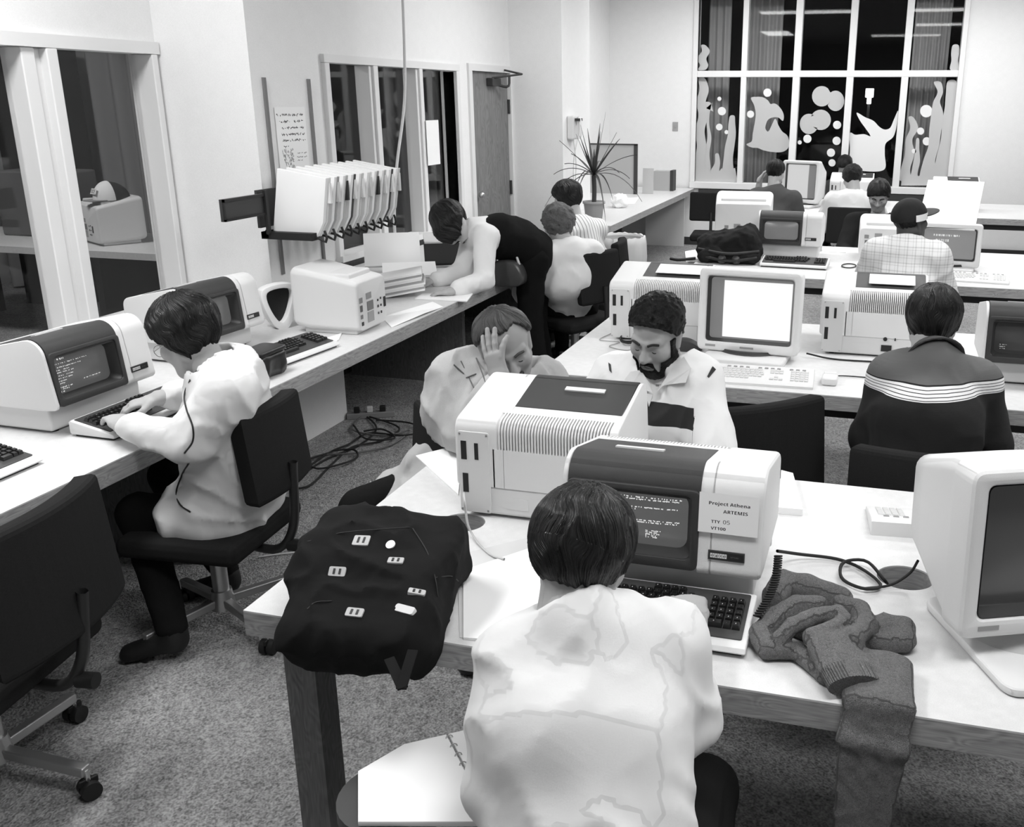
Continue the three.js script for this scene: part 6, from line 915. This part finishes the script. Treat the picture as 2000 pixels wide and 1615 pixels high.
{ // waste bin with liner
  const c = pt(1212, 440, 8.1), o = thing('waste_bin', 'tall waste bin with a crumpled pale liner beside the counter', 'waste bin', [c.x, 0, c.z]); mesh('bin', lathe([[0.001, 0.004], [0.15, 0.004], [0.2, 0.68], [0.21, 0.7], [0.19, 0.7], [0.14, 0.02], [0.001, 0.02]]), M(0.4, 0.6), o);
  const g = lathe([[0.185, 0.62], [0.195, 0.715], [0.212, 0.72], [0.222, 0.66], [0.225, 0.55], [0.218, 0.46]], 72), p = g.attributes.position; for (let i = 0; i < p.count; i++) { const x = p.getX(i), y = p.getY(i), z = p.getZ(i), a = Math.atan2(z, x), k = 1 + 0.05 * N3(Math.cos(a) * 4, y * 9, Math.sin(a) * 4) + 0.03 * N3(Math.cos(a) * 12, y * 14, Math.sin(a) * 12); p.setXYZ(i, x * k, y + (y < 0.5 ? 0.06 * N3(Math.cos(a) * 3, 1, Math.sin(a) * 3) : 0.015 * N3(Math.cos(a) * 6, 2, Math.sin(a) * 6)), z * k); } g.computeVertexNormals(); mesh('liner', muv(g), M(0.6, 0.45, { side: THREE.DoubleSide }), o); }
// boards on the far counter
{ const o = thing('study_carrel', 'grey upright board with a pale edge on the far counter', 'board', [-3.17, TOP, -11.4]); mesh('panel', box2(-0.3, 0.27, 0.0, 0.57, -0.012, 0.012), M(0.42, 0.8), o); mesh('edge', [box2(0.27, 0.31, 0, 0.58, -0.02, 0.02), box2(-0.3, 0.31, 0.57, 0.585, -0.02, 0.02)], MT.dark, o);
  const b = thing('study_carrel', 'small pale board leaning beside the tall grey board', 'board', [-2.75, TOP, -11.5]); mesh('panel', mv(box(0.13, 0.3, 0.02), 0, 0.15, 0, -0.08), M(0.5, 0.8), b);
  const d = thing('desk_box', 'small grey box with a dark edge by the back wall', 'box', [-2.66, TOP, -12.0]); mesh('panel', box2(-0.12, 0.09, 0, 0.24, -0.08, 0.08), M(0.42, 0.8), d); mesh('edge', box2(0.09, 0.13, 0, 0.25, -0.085, 0.085), MT.dark, d);
  const w = thing('paper_cup', 'white crumpled bag on the counter behind the plant', 'bag', on(1210, 405, TOP)); { const g = new THREE.IcosahedronGeometry(0.09, 5), p = g.attributes.position; for (let i = 0; i < p.count; i++) { const k = 1 + 0.35 * N3(p.getX(i) * 22, p.getY(i) * 22, p.getZ(i) * 22); p.setXYZ(i, p.getX(i) * k, Math.max(-0.06, p.getY(i) * k * 0.9), p.getZ(i) * k); } g.computeVertexNormals(); mesh('bag', g.translate(0, 0.062, 0), MT.paper, w); } }
// ---------------------------------------------------------------- the room next door
{ const t = thing('neighbour_desk', 'pale desk in the room behind the left window', 'desk', [-6.0, 0, -6.3]); mesh('desk_top', box2(-1.6, 1.6, TOP - 0.05, TOP, -0.5, 0.43), MT.top, t); for (const x of [-1.5, 0.3, 1.5]) mesh('leg', box2(x - 0.03, x + 0.03, 0, TOP - 0.05, -0.4, 0.35), MT.blackMetal, t);
  roundTerminal('terminal seen through the left window, with a cap on top', -5.85, -6.32, PI - 0.5, { w: 0.5, h: 0.35 });
  const c = thing('trucker_cap', 'white-fronted cap with dark mesh back lying on the terminal next door', 'cap', onZ(212, 386, -6.25)); c.position.y = TOP + 0.335; c.rotation.y = -0.35; mesh('crown_front', new THREE.SphereGeometry(0.11, 20, 14, 0, PI, 0, PI / 2).scale(1, 1.3, 1), M(0.75, 0.8, { side: THREE.DoubleSide }), c); mesh('crown_back', new THREE.SphereGeometry(0.109, 20, 14, PI, PI, 0, PI / 2).scale(1, 1.25, 1.5), M(0.02, 0.9, { side: THREE.DoubleSide }), c); mesh('peak', slab(blob([[-0.09, 0], [-0.07, 0.1], [0, 0.14], [0.07, 0.1], [0.09, 0]]), 0, 0.006, 0.001).rotateX(PI / 2).translate(0, 0.006, 0.05), M(0.25, 0.8), c);
  const lt = canvasTex(128, 64, (x, w, h) => { x.fillStyle = '#d8d8d8'; x.fillRect(0, 0, w, h); x.fillStyle = '#222'; x.font = 'bold 54px sans-serif'; x.fillText('ICE', 10, 52); }); mesh('cap_letters', mv(sheet(0.08, 0.045), 0, 0.07, 0.107, -0.4), new THREE.MeshStandardMaterial({ map: lt, roughness: 0.8 }), c);
  solo('stacked_case', box2(-0.35, 0.3, 0, 0.52, -0.2, 0.2, 0.02), M(0.1, 0.7), 'dark case standing behind the terminal next door', 'case').position.set(-6.62, TOP, -6.55); }
// ---------------------------------------------------------------- cables on the floor under the desk
{ const strip = thing('power_strip', 'power strip with plugs in the cable tangle on the floor', 'power strip', on(725, 815, 0.0)); strip.rotation.y = 0.5; mesh('housing', box2(-0.14, 0.14, 0, 0.035, -0.025, 0.025, 0.005), M(0.25, 0.5), strip); for (let i = 0; i < 3; i++) mesh('plug', box(0.035, 0.035, 0.03, -0.08 + i * 0.075, 0.052, 0, 0.006), i === 1 ? MT.plasticB : MT.black, strip);
  const paths = [[[700, 800], [735, 838], [700, 870], [640, 895], [590, 925], [560, 940]], [[712, 810], [780, 838], [740, 862], [690, 872], [650, 905], [600, 950], [575, 955]], [[720, 800], [690, 840], [760, 850], [800, 840], [760, 870], [690, 885], [620, 890], [585, 905]], [[735, 820], [800, 826], [830, 840], [790, 850], [720, 846], [680, 868], [650, 880], [570, 935]], [[650, 880], [690, 878], [698, 892], [670, 905], [620, 915], [600, 900], [640, 885]], [[690, 830], [720, 858], [770, 856], [745, 838], [710, 842]]];
  const ad = ['the longest', 'a kinked', 'a wide-looping', 'a shallow', 'a small closed', 'a short']; paths.forEach((p, i) => cable(ad[i] + ' black lead in the floor tangle under the long desk', p.map(([x, y], k) => [x, y, 0.008 + (k % 2) * 0.006 + i * 0.003]), 0.0055, i === 2 ? M(0.12, 0.5) : MT.rubber, 'cable', 80)); }
cable('white tape line on the carpet by the table corner', [[505, 1088, 0.004], [540, 1083, 0.004], [575, 1079, 0.004]], 0.004, M(0.75, 0.6), 'floor_tape', 10);
// ---------------------------------------------------------------- paint on the tall window
const winPaint = M(0.5, 0.8), winPaintB = M(0.78, 0.8), ZP = BZ - 0.05;
const wp = (x, y) => { const p = onZ(x, y, ZP); return [p.x, p.y]; };
let paintN = 0;
const painted = (name, label, pts, m, group, spline = true, holes) => { const q = pts.map(([x, y]) => wp(x, y)); const c = q.reduce((s, p) => [s[0] + p[0] / q.length, s[1] + p[1] / q.length], [0, 0]); const loc = q.map(([x, y]) => [x - c[0], y - c[1]]); const s = spline ? blob(loc) : new THREE.Shape(loc.map(([a, b]) => new THREE.Vector2(a, b))); const hs = (holes || []).map((h) => new THREE.Path(h.map(([x, y]) => { const p = wp(x, y); return new THREE.Vector2(p[0] - c[0], p[1] - c[1]); }))); const o = solo(name, slab(s, 0.0005, 0.003, 0, hs), m, label, 'window painting', group); o.position.set(c[0], c[1], ZP + 0.0035 * (paintN++ % 3)); return o; };
painted('painted_fish', 'big pale painted fish with an open mouth on the second pane', [[1467, 191], [1478, 189], [1490, 190], [1500, 196], [1505, 203], [1513, 202], [1525, 212], [1531, 226], [1529, 236], [1521, 230], [1512, 229], [1501, 233], [1496, 243], [1495, 251], [1500, 257], [1507, 245], [1514, 232], [1521, 246], [1528, 257], [1537, 264], [1541, 275], [1540, 288], [1530, 296], [1510, 297], [1490, 293], [1480, 289], [1468, 288], [1458, 282], [1468, 276], [1470, 262], [1474, 240], [1476, 222], [1473, 206]], winPaint);
painted('painted_tail', 'white painted fish tail flukes on the fourth pane', [[1673, 220], [1690, 229], [1706, 236], [1718, 248], [1728, 253], [1738, 250], [1746, 233], [1754, 216], [1750, 252], [1744, 268], [1730, 280], [1728, 300], [1728, 330], [1700, 335], [1662, 325], [1660, 290], [1661, 259], [1670, 263], [1688, 262], [1700, 266], [1690, 250], [1680, 236]], winPaintB);
painted('painted_bubbles', 'pair of large painted discs touching, high on the third pane', [...Array.from({ length: 17 }, (_, i) => { const a = 0.5 + i / 16 * 4.9; return [1605 + 19 * Math.cos(a), 188 + 20 * Math.sin(a)]; }), ...Array.from({ length: 17 }, (_, i) => { const a = -2.2 + i / 16 * 4.9; return [1632 + 17 * Math.cos(a), 197 + 20 * Math.sin(a)]; })], winPaint, undefined, false);
painted('painted_bubbles', 'pair of large painted discs touching, low on the third pane', [...Array.from({ length: 17 }, (_, i) => { const a = 0.4 + i / 16 * 4.9; return [1580 + 18 * Math.cos(a), 242 + 20 * Math.sin(a)]; }), ...Array.from({ length: 17 }, (_, i) => { const a = -2.8 + i / 16 * 5.2; return [1603 + 20 * Math.cos(a), 234 + 20 * Math.sin(a)]; })], winPaint, undefined, false);
[[1499, 181, 8, 'above the painted fish'], [1466, 223, 7, 'beside the painted fish'], [1635, 244, 8], [1634, 275, 8], [1623, 298, 8], [1625, 318, 7], [1577, 271, 8, 'under the low pair of discs'], [1562, 278, 4], [1405, 193, 4], [1410, 217, 8, 'the largest on the first pane'], [1405, 248, 6.5], [1419, 258, 4], [1809, 217, 12, 'the largest, on the fifth pane'], [1798, 256, 7], [1810, 276, 8, 'low on the fifth pane'], [1785, 295, 4.5]].forEach(([x, y, r, w]) => painted('painted_bubble', w ? 'round painted bubble ' + w : 'small round painted bubble on the tall window', Array.from({ length: 20 }, (_, i) => [x + r * Math.cos(-i / 20 * 2 * PI), y + r * 1.02 * Math.sin(-i / 20 * 2 * PI)]), winPaintB, w ? undefined : 'small painted bubbles', false));
const weed = (label, line, w) => { w = Array.isArray(w) ? w.map((k) => k * 1.3) : w * 1.3; const L = [], R = []; line.forEach(([x, y], i) => { const k = Array.isArray(w) ? w[i] : w, j = (i % 2 ? 1.5 : -1.5); L.push([x - k + j, y]); R.unshift([x + k + j, y]); }); painted('painted_seaweed', label, [...L, ...R], winPaint); };
weed('tallest painted seaweed at the left edge of the first pane', [[1372, 152], [1374, 175], [1371, 200], [1372, 225], [1369, 255], [1369, 285], [1368, 315], [1366, 352]], [4, 7, 7, 7, 7, 7, 8, 9]);
weed('arched painted seaweed in the first pane', [[1398, 218], [1392, 200], [1386, 200], [1382, 214], [1384, 240], [1384, 270], [1382, 300], [1380, 330], [1378, 352]], [2, 5, 6, 3, 2, 3, 4, 5, 7]);
weed('painted seaweed at the right of the first pane', [[1432, 226], [1428, 240], [1431, 262], [1424, 285], [1424, 310], [1420, 335], [1420, 354]], [3, 5, 6, 7, 7, 9, 12]);
weed('short painted weed between the strands of the first pane', [[1402, 300], [1400, 318], [1398, 336], [1402, 354]], [2, 4, 7, 12]);
weed('painted weed in the top left pane', [[1375, 88], [1377, 100], [1372, 115], [1374, 128], [1372, 136]], [3, 6, 7, 6, 6]);
weed('wavy painted seaweed along the right edge of the fifth pane', [[1861, 158], [1856, 185], [1857, 210], [1850, 240], [1851, 270], [1842, 300], [1840, 330], [1836, 352]], [6, 8, 8, 9, 9, 10, 11, 14]);
weed('knotted painted seaweed in the middle of the fifth pane', [[1832, 160], [1835, 180], [1831, 198], [1829, 222], [1828, 255], [1822, 285], [1816, 315], [1812, 352]], [5, 4, 5, 9, 9, 8, 9, 12]);
weed('painted seaweed at the left of the fifth pane', [[1780, 228], [1784, 250], [1777, 272], [1775, 300], [1770, 330], [1766, 352]], [3, 6, 5, 7, 7, 8]);
weed('thin painted weed low on the fifth pane', [[1794, 270], [1790, 292], [1792, 315], [1784, 340], [1786, 354]], [1.5, 3, 5, 5, 8]);
weed('painted weed in the top right pane', [[1868, 88], [1864, 102], [1866, 118], [1862, 136]], [4, 6, 5, 6]);
painted('painted_seabed', 'painted seabed fill along the bottom of the first pane', [[1357, 356], [1357, 335], [1364, 330], [1372, 333], [1382, 328], [1388, 338], [1394, 333], [1400, 320], [1404, 336], [1410, 328], [1416, 338], [1424, 330], [1436, 328], [1441, 356]], winPaint, undefined, false).position.z = ZP + 0.012;
painted('painted_seabed', 'painted seabed fill along the bottom of the fifth pane', [[1760, 362], [1762, 345], [1770, 335], [1780, 342], [1786, 338], [1794, 344], [1803, 338], [1815, 342], [1830, 335], [1848, 338], [1849, 362]], winPaint, undefined, false).position.z = ZP + 0.012;

renderer.render(scene, camera);
